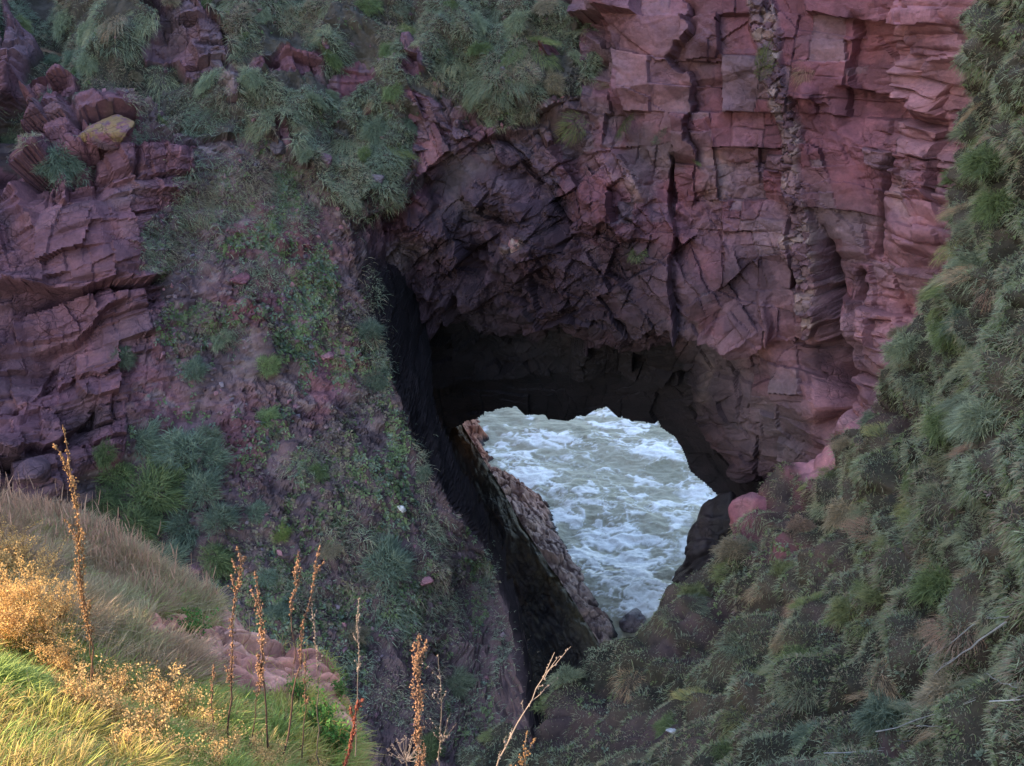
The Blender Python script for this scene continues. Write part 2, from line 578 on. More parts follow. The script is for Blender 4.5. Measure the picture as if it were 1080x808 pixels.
# bedded, rounded ledges at the right end of the face
rb = blobs(wx, wy, [(1000, 100, 70, 110), (985, 220, 60, 60), (940, 340, 40, 60), (900, 430, 30, 50)])
lb, lr, le = quad(X, Z, 1.7, 0.9, 0.1, 161, 4, 0.8, 0.06, 0.8, 0.9)
h += rb * (0.9 * lb - 0.16 * np.exp(-le / 0.07) + 0.08 * g3)
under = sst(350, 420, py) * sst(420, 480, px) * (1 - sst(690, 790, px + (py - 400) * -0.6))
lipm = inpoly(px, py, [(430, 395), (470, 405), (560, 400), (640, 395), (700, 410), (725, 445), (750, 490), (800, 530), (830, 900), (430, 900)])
h = np.where(lipm, 0.35 * h - 0.25, h)
PA = base + nrm * h[..., None]
# colour of the beds; shade above and inside the arch is painted in too
tone = fbm(X * 0.25, Z * 0.25, 3, 41)
C = lerp(RED, PURP, sst(-0.05, 0.35, tone + 0.25 * (r2 - 0.5)))
C = lerp(C, PINK, sst(0.55, 0.95, r1 * 0.5 + r2 * 0.3 + r3 * 0.2) * 0.55)
C = lerp(C, GREY, sst(0.62, 0.85, r2) * 0.5)
wet = blobs(wx, wy, [(480, 300, 110, 120), (560, 310, 120, 100), (620, 400, 150, 50), (440, 380, 60, 100), (700, 400, 60, 60), (470, 220, 60, 80), (560, 230, 70, 60), (760, 500, 60, 30)])  # damp rock, with the shade of the face above the arch painted in
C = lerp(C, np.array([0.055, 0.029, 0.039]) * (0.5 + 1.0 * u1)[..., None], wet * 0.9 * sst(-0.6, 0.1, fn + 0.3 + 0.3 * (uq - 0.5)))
C = lerp(C, GREY * 0.75, blobs(wx, wy, [(492, 190, 24, 42, 20), (500, 350, 30, 20), (750, 395, 50, 30), (820, 450, 50, 40)]) * 0.75)
C = lerp(C, PINK, 0.7 * blobs(wx, wy, [(1000, 100, 70, 130), (985, 240, 60, 60), (940, 340, 45, 60), (890, 440, 30, 60), (690, 70, 50, 80), (820, 360, 40, 30), (460, 155, 22, 18), (680, 190, 26, 22)]))
C = lerp(C, PALE * 0.8, 0.5 * blobs(wx, wy, [(745, 185, 24, 18), (735, 420, 10, 20), (420, 265, 28, 20), (550, 258, 10, 10), (675, 190, 20, 20), (965, 205, 16, 16)]))
C = lerp(C, lerp(PURP * 1.2, PALE * 0.85, sst(0.35, 0.95, vr)), vein * 0.85)
pas_shade = inpoly(px * 0.5 + wx * 0.5, py * 0.5 + wy * 0.5, [(440, 330), (470, 350), (560, 372), (640, 366), (712, 372), (722, 420), (738, 452), (768, 480), (808, 512), (830, 600), (430, 600), (430, 400)]) * 1.0
shade_grd = sst(200, 365, wy) * sst(405, 450, px) * (1 - sst(640, 760, wx))
C = lerp(C, np.array([0.034, 0.019, 0.026]), 0.8 * shade_grd)  # shade deepening down to the arch lip, painted into the rock colour
C = lerp(C, DARK * 0.8, np.maximum(under * 0.94, pas_shade * 0.93))  # shaded underside and lip of the passage painted near black
C = lerp(C, SOIL * 0.9, blobs(wx, wy, [(600, 120, 70, 22), (690, 160, 40, 20), (520, 100, 80, 30)]) * 0.8)
C = C * (1 - 0.5 * crk * (1 - sst(0.0, 0.035, dq)))[..., None]
C = C * (0.58 + 0.26 * r3 + 0.30 * q3 + 0.34 * q2)[..., None]
C = C * (0.82 + 0.1 * sst(860, 960, px))[..., None]
# the hole worn through the cliff, with the walls of the passage behind it
OPEN = [(474, 456), (490, 446), (504, 440), (520, 434), (545, 430), (553, 438), (574, 438), (577, 442), (598, 444), (612, 440), (640, 430), (652, 441), (690, 447),
        (712, 462), (722, 480), (727, 497), (745, 512), (768, 533), (800, 545), (830, 1500), (440, 1500)]
qx, qy = where(PA)
jit = 3 * fbm(X * 3, Z * 3, 3, 5)
hole = inpoly(qx + jit, qy + jit, OPEN)
kf = ~(hole[:-1, :-1] | hole[1:, :-1] | hole[1:, 1:] | hole[:-1, 1:])
nu, nv = X.shape
quads = gridfaces(nu, nv, kf)
ids = np.arange(nu * nv).reshape(nu, nv)
ed = []
k1 = kf[:, 1:] != kf[:, :-1]
ii, jj = np.nonzero(k1)
ed += list(zip(ids[ii, jj + 1], ids[ii + 1, jj + 1]))
k2 = kf[1:, :] != kf[:-1, :]
ii, jj = np.nonzero(k2)
ed += list(zip(ids[ii + 1, jj], ids[ii + 1, jj + 1]))
ed = np.array(ed)
bv = np.unique(ed)
remap = {int(v): k for k, v in enumerate(bv)}
V0 = PA.reshape(-1, 3)
C0 = C.reshape(-1, 3)
hc = np.array([at(610, 560, 38)[0], at(610, 560, 38)[2]])
rings, ringc = [], []
prev = bv
Vall, Call, Q = [V0], [C0], [quads]
cnt = len(V0)
el = np.array([[remap[int(a)], remap[int(b)]] for a, b in ed])
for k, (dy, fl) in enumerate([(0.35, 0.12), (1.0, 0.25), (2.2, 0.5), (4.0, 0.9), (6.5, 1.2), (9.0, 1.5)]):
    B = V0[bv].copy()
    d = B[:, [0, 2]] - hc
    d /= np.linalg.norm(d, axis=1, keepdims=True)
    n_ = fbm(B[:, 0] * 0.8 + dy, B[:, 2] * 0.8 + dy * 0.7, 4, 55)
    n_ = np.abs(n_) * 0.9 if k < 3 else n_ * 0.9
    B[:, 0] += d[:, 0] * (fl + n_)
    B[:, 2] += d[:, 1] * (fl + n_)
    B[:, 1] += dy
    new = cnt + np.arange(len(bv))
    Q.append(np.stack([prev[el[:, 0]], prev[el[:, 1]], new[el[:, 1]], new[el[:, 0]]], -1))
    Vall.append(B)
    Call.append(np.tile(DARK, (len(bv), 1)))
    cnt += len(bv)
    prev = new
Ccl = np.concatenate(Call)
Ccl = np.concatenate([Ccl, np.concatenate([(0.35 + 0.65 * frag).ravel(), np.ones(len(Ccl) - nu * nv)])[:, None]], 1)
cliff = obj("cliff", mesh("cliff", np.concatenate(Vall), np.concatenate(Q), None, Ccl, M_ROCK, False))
tag(cliff, "tall red sandstone cliff pierced by a dark sea arch", None, None, "structure")

# ------------------------------------------------------------------ the left slope: y = f(x, z)
pb = [(360, 250, 35.2), (400, 420, 32.3), (470, 540, 29.8), (540, 700, 26.8), (300, 200, 35.6), (300, 100, 37.4), (300, 0, 40.2), (420, 150, 37.0), (450, 60, 38.2), (560, 100, 37.6),
      (600, 0, 39.5), (450, -80, 42.5), (200, 100, 36.6), (200, 0, 39.4), (100, 100, 35.4), (120, 160, 33.8), (100, 0, 38.6), (0, 0, 39), (0, 150, 34.6), (40, 200, 32.4), (0, 300, 30.8), (100, 260, 31.8), (200, 260, 33.4),
      (200, 350, 31.6), (100, 350, 30.4), (0, 400, 28.8), (100, 450, 28.8), (0, 520, 26.4), (200, 450, 29.6), (300, 350, 32.6), (300, 450, 30.4), (200, 560, 27.2), (300, 600, 26.6),
      (400, 600, 27.6), (100, 650, 25), (300, 750, 23.8), (430, 720, 25.2), (450, 830, 22.6), (550, 800, 23.0), (300, 850, 22.0), (0, 800, 21.5), (-80, 300, 29.6), (-80, 100, 33.5), (-80, 600, 25), (-80, -60, 39),
      (200, -100, 43), (0, -120, 44), (600, 900, 20.5), (400, 950, 19.5)]
P = spread(pb)
fB = TPS(P[:, 0], P[:, 2], P[:, 1], 0.05)
ridge = np.array([at(*p) for p in [(575, 860, 21), (560, 770, 24.5), (545, 720, 26.6), (522, 655, 27.8), (500, 600, 28.6), (468, 530, 30), (425, 440, 32), (388, 350, 33.8), (366, 285, 35), (360, 252, 35.4),
                                   (372, 236, 35.7), (418, 212, 36.4), (428, 160, 37), (530, 128, 37.6), (596, 104, 37.8), (604, 50, 38.6), (612, 0, 39.5), (616, -60, 41.5)]])
o_ = np.argsort(ridge[:, 2])
ridge = ridge[o_]
xs = np.arange(-22.0, 4.2, 0.045)
zs = np.arange(2.0, 32.0, 0.045)
X, Z = np.meshgrid(xs, zs, indexing="ij")
xr = np.interp(Z, ridge[:, 2], ridge[:, 0]) + 0.4 * fbm(Z * 0.6, Z * 0 + 3, 2, 12)
over = np.maximum(X - xr, 0)
kk = np.interp(Z, [6, 10, 13, 16, 19, 21, 24], [9.0, 11, 9, 5.0, 3.0, 1.6, 1.2])
Yb = fB(np.minimum(X, xr + 0.4), Z) + kk * over * (over / (over + 0.35)) 
base = np.stack([X, Yb, Z], -1)
nrm = normals(np.stack([X, fB(X, Z), Z], -1), 1)
if nrm[..., 1].mean() > 0:
    nrm = -nrm
px, py = where(base)
wx = px + 16 * fbm(X * 0.8, Z * 0.8, 4, 131) * 2
wy = py + 16 * fbm(X * 0.8 + 40, Z * 0.8, 4, 137) * 2
RK = inpoly(wx, wy, [(-300, 215), (30, 160), (50, 128), (112, 118), (165, 122), (200, 150), (222, 192), (158, 235), (150, 262), (172, 300), (168, 335), (150, 350), (180, 395), (130, 440), (105, 495), (60, 530), (-300, 540)]) * 1.0
RK = np.maximum(RK, inpoly(wx, wy, [(138, 38), (165, 18), (205, 14), (250, 50), (262, 90), (246, 118), (215, 88), (180, 72), (150, 62)]) * 1.0)
RK = np.maximum(RK, blobs(wx, wy, [(305, 80, 34, 20), (160, 10, 20, 12), (465, 148, 40, 30), (60, 95, 34, 22), (10, 60, 24, 60), (450, 115, 30, 16), (430, 60, 14, 14), (300, 145, 14, 10), (30, 575, 60, 30), (120, 590, 40, 20)]))
RK = np.maximum(RK, sst(0.1, 0.9, over) * sst(140, 260, py))
rk = sst(0.3, 0.6, RK)
top = inpoly(wx, wy, [(-60, -300), (640, -300), (640, 80), (540, 128), (430, 150), (418, 205), (372, 225), (330, 200), (300, 150), (230, 150), (170, 110), (110, 112), (40, 125), (0, 130)]) * 1.0
top *= 1 - rk
XU = X + np.minimum(kk * over, 12)
Yf = fB(np.minimum(X, xr + 0.4), Z)
Z0 = Z
Z = np.cumsum(np.sqrt(0.045 ** 2 + np.gradient(Yf, axis=1) ** 2), axis=1)
g1, q1 = facet(XU, Z, 3.2, 1.5, 0.25, 251, 1.6, 0.45)
g2, q2 = facet(XU, Z, 1.2, 0.6, 0.32, 252, 1.7, 0.5)
g3, q3 = facet(XU, Z, 0.5, 0.3, 0.2, 253, 1.7, 0.6)
b1, r1, e1 = blocks(XU, Z, 3.0, 1.1, 0.22, 201, 0.5, 0.0, 0.03, 0.08, 3.5)
b2, r2, e2 = blocks(XU, Z, 1.2, 0.45, 0.26, 202, 0.6, 0.0, 0.05, 0.1, 3.0)
b3, r3, e3 = blocks(XU, Z, 0.45, 0.24, 0.2, 203, 0.7, 0.0, 0.07, 0.12, 2.6)
crk = sst(-0.05, 0.25, fbm(X * 0.5, Z * 0.5, 3, 71))
smooth = blobs(wx, wy, [(70, 265, 90, 40, -10), (100, 350, 60, 30), (165, 390, 25, 40)])
fs = fbm(XU * 0.8, Z * 0.8, 5, 211, 0.55)
peb, pr, pe = blocks(XU, Z, 0.30, 0.22, 0.0, 204, 1.0, 0.5, 0.15, 0.3, 2.2)
kq, uq, dq = quad(XU, Z, 3.4, 1.5, 0.24, 271, 6, 0.85, 0.06, 1.0, 0.6)
r2, r3 = np.where(uq > 0, uq, 0), hsh(np.floor(uq * 4096), np.floor(uq * 64), 3, 9)
e1 = e2 = dq
rks = rk.copy()
for _ in range(5):
    for ax in (0, 1):
        rks = (rks + np.roll(rks, 2, ax) + np.roll(rks, -2, ax)) / 3
h = rks * (0.75 * g1 + (0.45 - 0.25 * smooth) * g2 + (0.2 - 0.15 * smooth) * g3 + 0.25 * b1 + (1.15 - 0.7 * smooth) * kq + 0.1 * fs - 0.12 * crk * np.exp(-(dq / 0.03) ** 2))
h += (1 - rks) * (0.55 * fs + 0.22 * g3 + 0.16 * g2 + 0.13 * peb * sst(-0.1, 0.25, fbm(XU * 0.6, Z * 0.6, 2, 7)))
h *= 1 - 0.85 * sst(0.1, 0.6, over) * sst(230, 300, py)
Z = Z0
h += top * 0.75 * fbm(X * 0.55, Z * 0.55, 3, 219) * 2
h += ledge(px, py + (wy - py) * 0.4, [(-200, 340), (0, 318), (60, 312), (110, 300), (160, 290), (172, 286)], 0.9, 26, 0.5)
h += ledge(px, py + (wy - py) * 0.5, [(40, 372), (80, 358), (112, 330), (130, 318)], 0.6, 18, 0.4)
h += ledge(px, wy, [(0, 470), (60, 455), (100, 430)], 0.6, 24, 0.4)
h += ledge(px, wy, [(60, 404), (110, 398), (140, 388)], 0.4, 14, 0.4)
h += ledge(px, py + (wy - py) * 0.3, [(96, 152), (145, 150)], 0.25, 10, 0.6)
h += ledge(px, py + (wy - py) * 0.3, [(100, 188), (150, 190), (205, 182)], 0.3, 14, 0.4)
h += groove(px, py, [(142, 152), (144, 186)], 3, 0.5)
h += groove(px, py, [(36, -60), (40, 40), (34, 85), (10, 130), (-10, 200)], 20, 0.9) * sst(-20, 30, 260 - py)
h += groove(px, py, [(75, 110), (92, 150), (100, 186)], 4, 0.4)
h += 0.3 * blob(px, py, 122, 160, 30, 30)
h += 0.3 * blob(px, py, 60, 165, 44, 30)
PB = base + nrm * h[..., None]
tone = fbm(X * 0.3, Z * 0.3, 3, 241)
CR = lerp(RED * 1.02, PURP * 1.25, sst(-0.25, 0.3, tone + 0.4 * (r1 - 0.5)))
CR = lerp(CR, PINK, 0.55 * sst(0.5, 0.95, r2 * 0.5 + r1 * 0.5))
CR = lerp(CR, RED * 1.15, blobs(wx, wy, [(125, 165, 40, 40)]) * 0.7)
CR = lerp(CR, GREY, 0.5 * blobs(wx, wy, [(130, 205, 30, 20), (190, 30, 30, 20), (235, 80, 25, 30)]))
CR = lerp(CR, PALE, 0.8 * blobs(px, py, [(238, 92, 13, 20, -20), (258, 62, 7, 16), (150, 38, 16, 5, -15), (252, 40, 4, 20)]))
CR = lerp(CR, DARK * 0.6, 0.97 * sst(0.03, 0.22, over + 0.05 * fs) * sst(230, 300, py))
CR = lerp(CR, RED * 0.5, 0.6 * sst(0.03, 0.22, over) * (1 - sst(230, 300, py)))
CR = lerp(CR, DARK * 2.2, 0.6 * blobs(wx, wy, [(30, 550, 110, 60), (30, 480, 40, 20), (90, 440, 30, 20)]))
CR = lerp(CR, np.array([0.26, 0.17, 0.07]), 0.4 * sst(0.35, 0.6, blob(px, py, 121, 135, 27, 14, -4) + 0.5 * fbm(X * 3, Z * 3, 4, 9)))
CR = CR * (1 - 0.4 * crk * (1 - sst(0.0, 0.04, dq)))[..., None] * (0.60 + 0.28 * r3 + 0.30 * q3 + 0.32 * q2)[..., None]
CS = lerp(SOIL, SOIL * 0.55, sst(-0.1, 0.35, fs))
CS = lerp(CS, RED * 0.85, 0.7 * blobs(wx, wy, [(260, 330, 60, 35), (160, 400, 40, 60), (330, 260, 30, 30), (350, 400, 30, 50), (250, 470, 50, 50), (270, 250, 40, 30)]))
CS = lerp(CS, np.array([0.25, 0.18, 0.17]), 0.6 * sst(0.72, 0.95, pr))
CS = CS * (0.8 + 0.4 * q3)[..., None]
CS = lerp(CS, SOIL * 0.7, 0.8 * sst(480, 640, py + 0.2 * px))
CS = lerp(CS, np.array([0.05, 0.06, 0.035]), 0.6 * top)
CR = CR * 0.78 + GREY * 1.3 * 0.22
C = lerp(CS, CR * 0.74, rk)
C = lerp(C, DARK * 0.6, 0.96 * sst(0.0, 0.16, over + 0.04 * fs) * sst(240, 320, py))  # chasm wall painted near black, its shade put into the colour
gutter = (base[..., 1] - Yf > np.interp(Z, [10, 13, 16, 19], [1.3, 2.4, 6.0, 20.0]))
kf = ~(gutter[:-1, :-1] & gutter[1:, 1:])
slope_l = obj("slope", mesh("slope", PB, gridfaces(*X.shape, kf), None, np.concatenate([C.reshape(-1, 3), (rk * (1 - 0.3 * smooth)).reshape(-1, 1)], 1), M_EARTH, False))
tag(slope_l, "steep slope of purple soil, red slabs and grass left of the arch", None, None, "structure")
B = dict(P=PB, N=normals(PB, -1 if normals(PB, 1)[..., 1].mean() > 0 else 1), px=px, py=py, wx=wx, wy=wy, top=top, rk=rk, fs=fs, over=over, X=X, Z=Z)

# ------------------------------------------------------------------ the right slope: x = f(y, z)
pc = [(600, 722, 25.2), (640, 692, 26.2), (690, 652, 27), (750, 610, 28.0), (800, 530, 29.2), (852, 496, 29.6), (900, 462, 29.2), (954, 376, 28.4), (1012, 270, 27.8), (1034, 170, 27.4), (1048, 60, 27.0), (1052, 0, 26.8), (1056, -80, 26.8),
      (600, 810, 21.4), (700, 740, 22.8), (700, 810, 19.4), (800, 640, 24.4), (800, 740, 20.2), (820, 815, 16.8), (900, 560, 24.6), (900, 660, 20.4), (920, 780, 15.8), (960, 460, 24.8), (1000, 350, 25), (1000, 560, 20), (1000, 680, 16.6), (1060, 200, 24),
      (1080, 80, 23.4), (1080, 300, 20.6), (1080, 450, 17.6), (1080, 600, 15.2), (1080, 808, 11.6), (1000, 830, 13), (1140, 200, 20), (1160, 500, 14.2), (1160, 800, 10.4), (560, 860, 20), (520, 950, 17.4), (700, 920, 15.5), (900, 950, 11.4), (1080, 950, 9.5)]
P = spread(pc)
fC = TPS(P[:, 1], P[:, 2], P[:, 0], 0.05)
rdg = P[:13]
ys = np.arange(9.0, 33.0, 0.045)
zs = np.arange(5.0, 31.0, 0.045)
Yg, Z = np.meshgrid(ys, zs, indexing="ij")
o_ = np.argsort(rdg[:, 2])
yr = np.interp(Z, rdg[o_, 2], rdg[o_, 1]) + 0.35 * fbm(Z * 0.9, Z * 0 + 9, 2, 14)
over = np.maximum(Yg - yr, 0)
Xc = fC(np.minimum(Yg, yr + 0.3), Z) + 2.6 * over * over / (over + 0.4)
base = np.stack([Xc, Yg, Z], -1)
nrm = normals(np.stack([fC(Yg, Z), Yg, Z], -1), 1)
if nrm[..., 0].mean() > 0:
    nrm = -nrm
px, py = where(base)
q = Yg * 0.7
wx = px + 16 * fbm(q, Z * 0.8, 4, 331) * 2
wy = py + 16 * fbm(q + 40, Z * 0.8, 4, 337) * 2
hum = fbm(Yg * 0.75, Z * 0.95, 3, 311)
hb, hr, he = blocks(Yg, Z, 1.15, 0.8, 0.5, 305, 0.3, 0.5, 0.25, 0.35, 2.0)
h = 0.45 * hum * 2 + 0.14 * hb + 0.60 * np.sqrt(np.clip(he, 0, 1.0)) + 0.10 * fbm(Yg * 3, Z * 3, 4, 317)
bare = blobs(wx, wy, [(895, 610, 34, 12), (890, 665, 34, 14), (715, 690, 34, 14), (760, 560, 26, 16), (835, 540, 24, 14), (840, 590, 40, 14), (600, 770, 60, 30), (690, 780, 60, 26), (860, 480, 30, 20), (820, 570, 20, 20), (960, 440, 30, 18), (760, 635, 26, 14), (725, 655, 36, 14), (640, 740, 40, 16), (960, 800, 60, 14)])
h -= 0.3 * bare
rim = (1 - sst(1.0, 1.5, (yr - Yg) + 0.5 * fbm(Yg * 0.9, Z * 0.9, 3, 351))) * sst(215, 275, wy) * (1 - sst(470, 540, wy))
rq, ru, rd = quad(Yg, Z, 1.3, 0.75, 0.05, 352, 4, 0.8, 0.06, 0.9, 0.9)
h = h * (1 - 0.9 * rim) + rim * (0.15 + 0.55 * rq - 0.12 * np.exp(-rd / 0.06))
PC = base + nrm * h[..., None]
C = lerp(np.array([0.052, 0.047, 0.032]), np.array([0.085, 0.068, 0.050]), sst(-0.2, 0.3, fbm(Yg * 1.3, Z * 1.3, 4, 321)))
C = lerp(C, SOIL * 0.55, bare * 0.9)
C = lerp(C, RED * 0.9, 0.8 * blobs(wx, wy, [(855, 520, 20, 12), (795, 560, 20, 24), (840, 580, 18, 12)]))
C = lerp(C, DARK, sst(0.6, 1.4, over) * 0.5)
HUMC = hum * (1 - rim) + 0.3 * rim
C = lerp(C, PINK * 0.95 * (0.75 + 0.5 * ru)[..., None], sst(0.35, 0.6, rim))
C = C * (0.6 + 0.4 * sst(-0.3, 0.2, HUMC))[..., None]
slope_r = obj("slope", mesh("slope", PC, gridfaces(*Yg.shape), None, np.concatenate([C.reshape(-1, 3), np.zeros((C.size // 3, 1))], 1), M_EARTH))
tag(slope_r, "grassy hummocky slope falling into the gully on the right", None, None, "structure")
bare = np.maximum(bare, 1.66 * sst(0.2, 0.5, rim))
Cc = dict(he=he, hr=hr, P=PC, N=normals(PC, -1 if normals(PC, 1)[..., 0].mean() > 0 else 1), px=px, py=py, wx=wx, wy=wy, bare=bare, hum=hum, over=over, X=Yg, Z=Z)

# ------------------------------------------------------------------ the near bank: z = f(x, y)
pd = [(0, 545, 9.4), (60, 560, 9.6), (130, 592, 9.6), (190, 628, 9.5), (240, 665, 9.2), (300, 690, 8.8), (345, 725, 8.4), (372, 790, 7.6), (385, 860, 6.6), (0, 620, 7.8), (0, 700, 6.0), (0, 808, 4.6), (100, 660, 7.6), (100, 740, 6.2),
      (200, 720, 7.2), (200, 808, 5.4), (300, 760, 7.0), (300, 830, 5.8), (420, 920, 5.2), (520, 1000, 4.4), (0, 950, 3.4), (300, 1000, 3.9), (-120, 530, 9.4), (-120, 700, 6.0), (-200, 900, 3.6), (640, 1100, 3.7)]
P = spread(pd)
fD = TPS(P[:, 0], P[:, 1], P[:, 2], 0.02)
edge = np.array([at(*p)[:2] for p in [(-260, 520, 9.2), (-120, 525, 9.4), (0, 543, 9.5), (60, 560, 9.7), (130, 592, 9.7), (190, 628, 9.6), (240, 662, 9.3), (300, 688, 8.9), (345, 722, 8.5), (372, 785, 7.7), (388, 860, 6.7), (430, 940, 5.4), (560, 1060, 4.2)]])
xs = np.arange(-8.0, 2.2, 0.03)
ys = np.arange(1.2, 13.0, 0.03)
X, Yg = np.meshgrid(xs, ys, indexing="ij")
o_ = np.argsort(edge[:, 0])
ye = np.interp(X, edge[o_, 0], edge[o_, 1]) + 0.15 * fbm(X * 1.5, X * 0, 3, 3)
over = np.maximum(Yg - ye, 0)
Zd = fD(X, np.minimum(Yg, ye + 0.2)) - 1.9 * over * over / (over + 0.25)
base = np.stack([X, Yg, Zd], -1)
nrm = normals(base, 1)
if nrm[..., 2].mean() < 0:
    nrm = -nrm
px, py = where(base)
wx = px + 8 * fbm(X * 2, Yg * 2, 3, 431) * 2
wy = py + 8 * fbm(X * 2 + 40, Yg * 2, 3, 437) * 2
pk = np.maximum(inpoly(wx, wy, [(215, 650), (245, 640), (290, 672), (335, 705), (352, 735), (365, 775), (358, 800), (340, 770), (300, 735), (262, 725), (222, 690), (160, 680), (150, 655), (185, 650)]) * 1.0, blobs(wx, wy, [(200, 612, 16, 8), (165, 668, 26, 12), (330, 720, 30, 26)]))
gb, gr, ge = blocks(X, Yg, 0.62, 0.42, 0.6, 401, 0.5, 0.6, 0.12, 0.3, 2.0)
kb, kr, ke = quad(X, Yg, 0.9, 0.36, 0.7, 471, 4, 0.8, 0.05, 0.9, 0.8)
gb2, gr2, ge2 = blocks(X, Yg, 0.28, 0.2, 0.2, 402, 0.6, 0.5, 0.12, 0.3, 2.0)
h = (1 - pk) * (0.10 * fbm(X * 1.3, Yg * 1.3, 4, 411) * 2) + pk * (0.5 * kb - 0.05 * np.exp(-(ke / 0.025)) + 0.08 * gb + 0.08 * np.sqrt(np.clip(ge, 0, 1)) + 0.03 * np.sqrt(np.clip(ge2, 0, 1)) + 0.05 * fbm(X * 6, Yg * 6, 3, 9))
PD = base + nrm * h[..., None]
C = lerp(np.array([0.13, 0.095, 0.05]), np.array([0.07, 0.07, 0.03]), sst(-0.2, 0.3, fbm(X * 1.2, Yg * 1.2, 4, 421)))
C = lerp(C, lerp(np.array([0.58, 0.235, 0.165]), np.array([0.66, 0.33, 0.24]), kr) * (0.6 + 0.4 * sst(0, 0.05, ke))[..., None], pk)
bank = obj("bank", mesh("bank", PD, gridfaces(*X.shape), None, np.concatenate([C.reshape(-1, 3), 1.0 * pk.reshape(-1, 1)], 1), M_BANK))
tag(bank, "near grassy bank with a pink rock lip, half in sunshine", None, None, "structure")
D = dict(P=PD, N=normals(PD, 1 if normals(PD, 1)[..., 2].mean() > 0 else -1), px=px, py=py, wx=wx, wy=wy, pk=pk, over=over)

# ------------------------------------------------------------------ sea
def axis(lo, hi, step, far0, far1):
    a = np.arange(lo, hi, step)
    l, r = [], []
    s, x = step * 1.3, lo
    while x > far0:
        x -= s
        s *= 1.3
        l.append(x)
    s, x = step * 1.3, a[-1]
    while x < far1:
        x += s
        s *= 1.3
        r.append(x)
    return np.concatenate([np.array(l[::-1]), a, np.array(r)])


xs = axis(-7, 15, 0.07, -3000, 3000)
ys = axis(33, 66, 0.07, 14, 3000)
X, Yg = np.meshgrid(xs, ys, indexing="ij")
near = np.exp(-((X - 4) / 30) ** 2 - ((Yg - 48) / 40) ** 2)
sw = 0.10 * np.sin((Yg * 0.8 + X * 0.35 + 1.5 * fbm(X * 0.12, Yg * 0.12, 3, 1)) * 1.1)
ch = 0.34 * np.abs(fbm(X * 0.45, Yg * 0.7, 5, 512, 0.55))
Zs = (sw - ch + 0.12 + 0.05 * fbm(X * 3, Yg * 3, 3, 517)) * near
# foam
f1 = fbm(X * 0.30 + 0.9 * fbm(X * 0.5, Yg * 0.5, 3, 521), Yg * 0.42 + 0.9 * fbm(X * 0.5 + 7, Yg * 0.5, 3, 523), 5, 525, 0.6)
f2 = fbm(X * 1.0 + 1.2 * fbm(X * 0.8, Yg * 0.8, 4, 527), Yg * 1.3 + 1.2 * fbm(X * 0.8 + 9, Yg * 0.8, 4, 529), 4, 531, 0.6)
sx, sy = where(np.stack([X, Yg, Zs], -1))
dens = np.maximum(0.03, blobs(sx + 14 * f1, sy + 14 * f2, [(650, 590, 60, 75, 60), (680, 625, 50, 44), (560, 505, 46, 22, 30), (620, 545, 46, 26), (680, 470, 50, 12, 20), (740, 522, 34, 12, 30), (580, 462, 50, 9, 10)]))
f3 = fbm(X * 0.16 + 5, Yg * 0.22, 4, 541, 0.6)
gap = sst(-0.22, 0.18, f3 + 0.55 * dens)
lace = np.exp(-(np.abs(f1) / (0.022 + 0.03 * dens)) ** 2) * gap + np.exp(-(np.abs(f2 + 0.05) / (0.02 + 0.06 * dens)) ** 2) * (0.12 + 1.1 * dens) * (0.3 + 0.7 * gap)
mass = sst(0.02, 0.3, f2 * 0.8 + f1 * 0.5 + 0.55 * (dens - 0.5))
foam = np.clip(lace * (0.4 + 0.8 * dens) + 0.85 * mass, 0, 1)
Zs += 0.05 * foam * near
sea_c = lerp(lerp(np.array([0.275, 0.245, 0.165]), np.array([0.345, 0.305, 0.215]), sst(-0.3, 0.4, f1 + 0.5 * dens)), np.array([0.74, 0.70, 0.65]), foam)
m, nt, b = node_mat("churning sea water")
L = nt.links.new
a_ = N(nt, "ShaderNodeVertexColor", layer_name="Col")
tc = N(nt, "ShaderNodeTexCoord")
nz = N(nt, "ShaderNodeTexNoise", Scale=5.0, Detail=6.0, Roughness=0.65, Distortion=0.6)
L(tc.outputs["Object"], nz.inputs["Vector"])
rr = ramp(nt, nz.outputs["Fac"], [(0.3, (0.78, 0.8, 0.8)), (0.6, (1.1, 1.1, 1.1))])
L(mul(nt, a_.outputs["Color"], rr.outputs[0], 0.6), b.inputs["Base Color"])
b.inputs["Roughness"].default_value = 0.5
b.inputs["Specular IOR Level"].default_value = 0.3
b.inputs["IOR"].default_value = 1.33
bp = N(nt, "ShaderNodeBump", Strength=0.5, Distance=0.08)
L(nz.outputs["Fac"], bp.inputs["Height"])
L(bp.outputs[0], b.inputs["Normal"])
sea = obj("sea", mesh("sea", np.stack([X, Yg, Zs], -1), gridfaces(*X.shape), None, sea_c.reshape(-1, 3), m))
tag(sea, "green grey sea streaked with white foam seen through the arch", None, None, "structure")

# ------------------------------------------------------------------ rocks
def ico(sub):
    import bmesh
    bm = bmesh.new()
    bmesh.ops.create_icosphere(bm, subdivisions=sub, radius=1)
    V = np.array([v.co[:] for v in bm.verts])
    T = np.array([[v.index for v in f.verts] for f in bm.faces])
    bm.free()
    return V, T


ICO5 = ico(5)
ICO6 = ico(6)


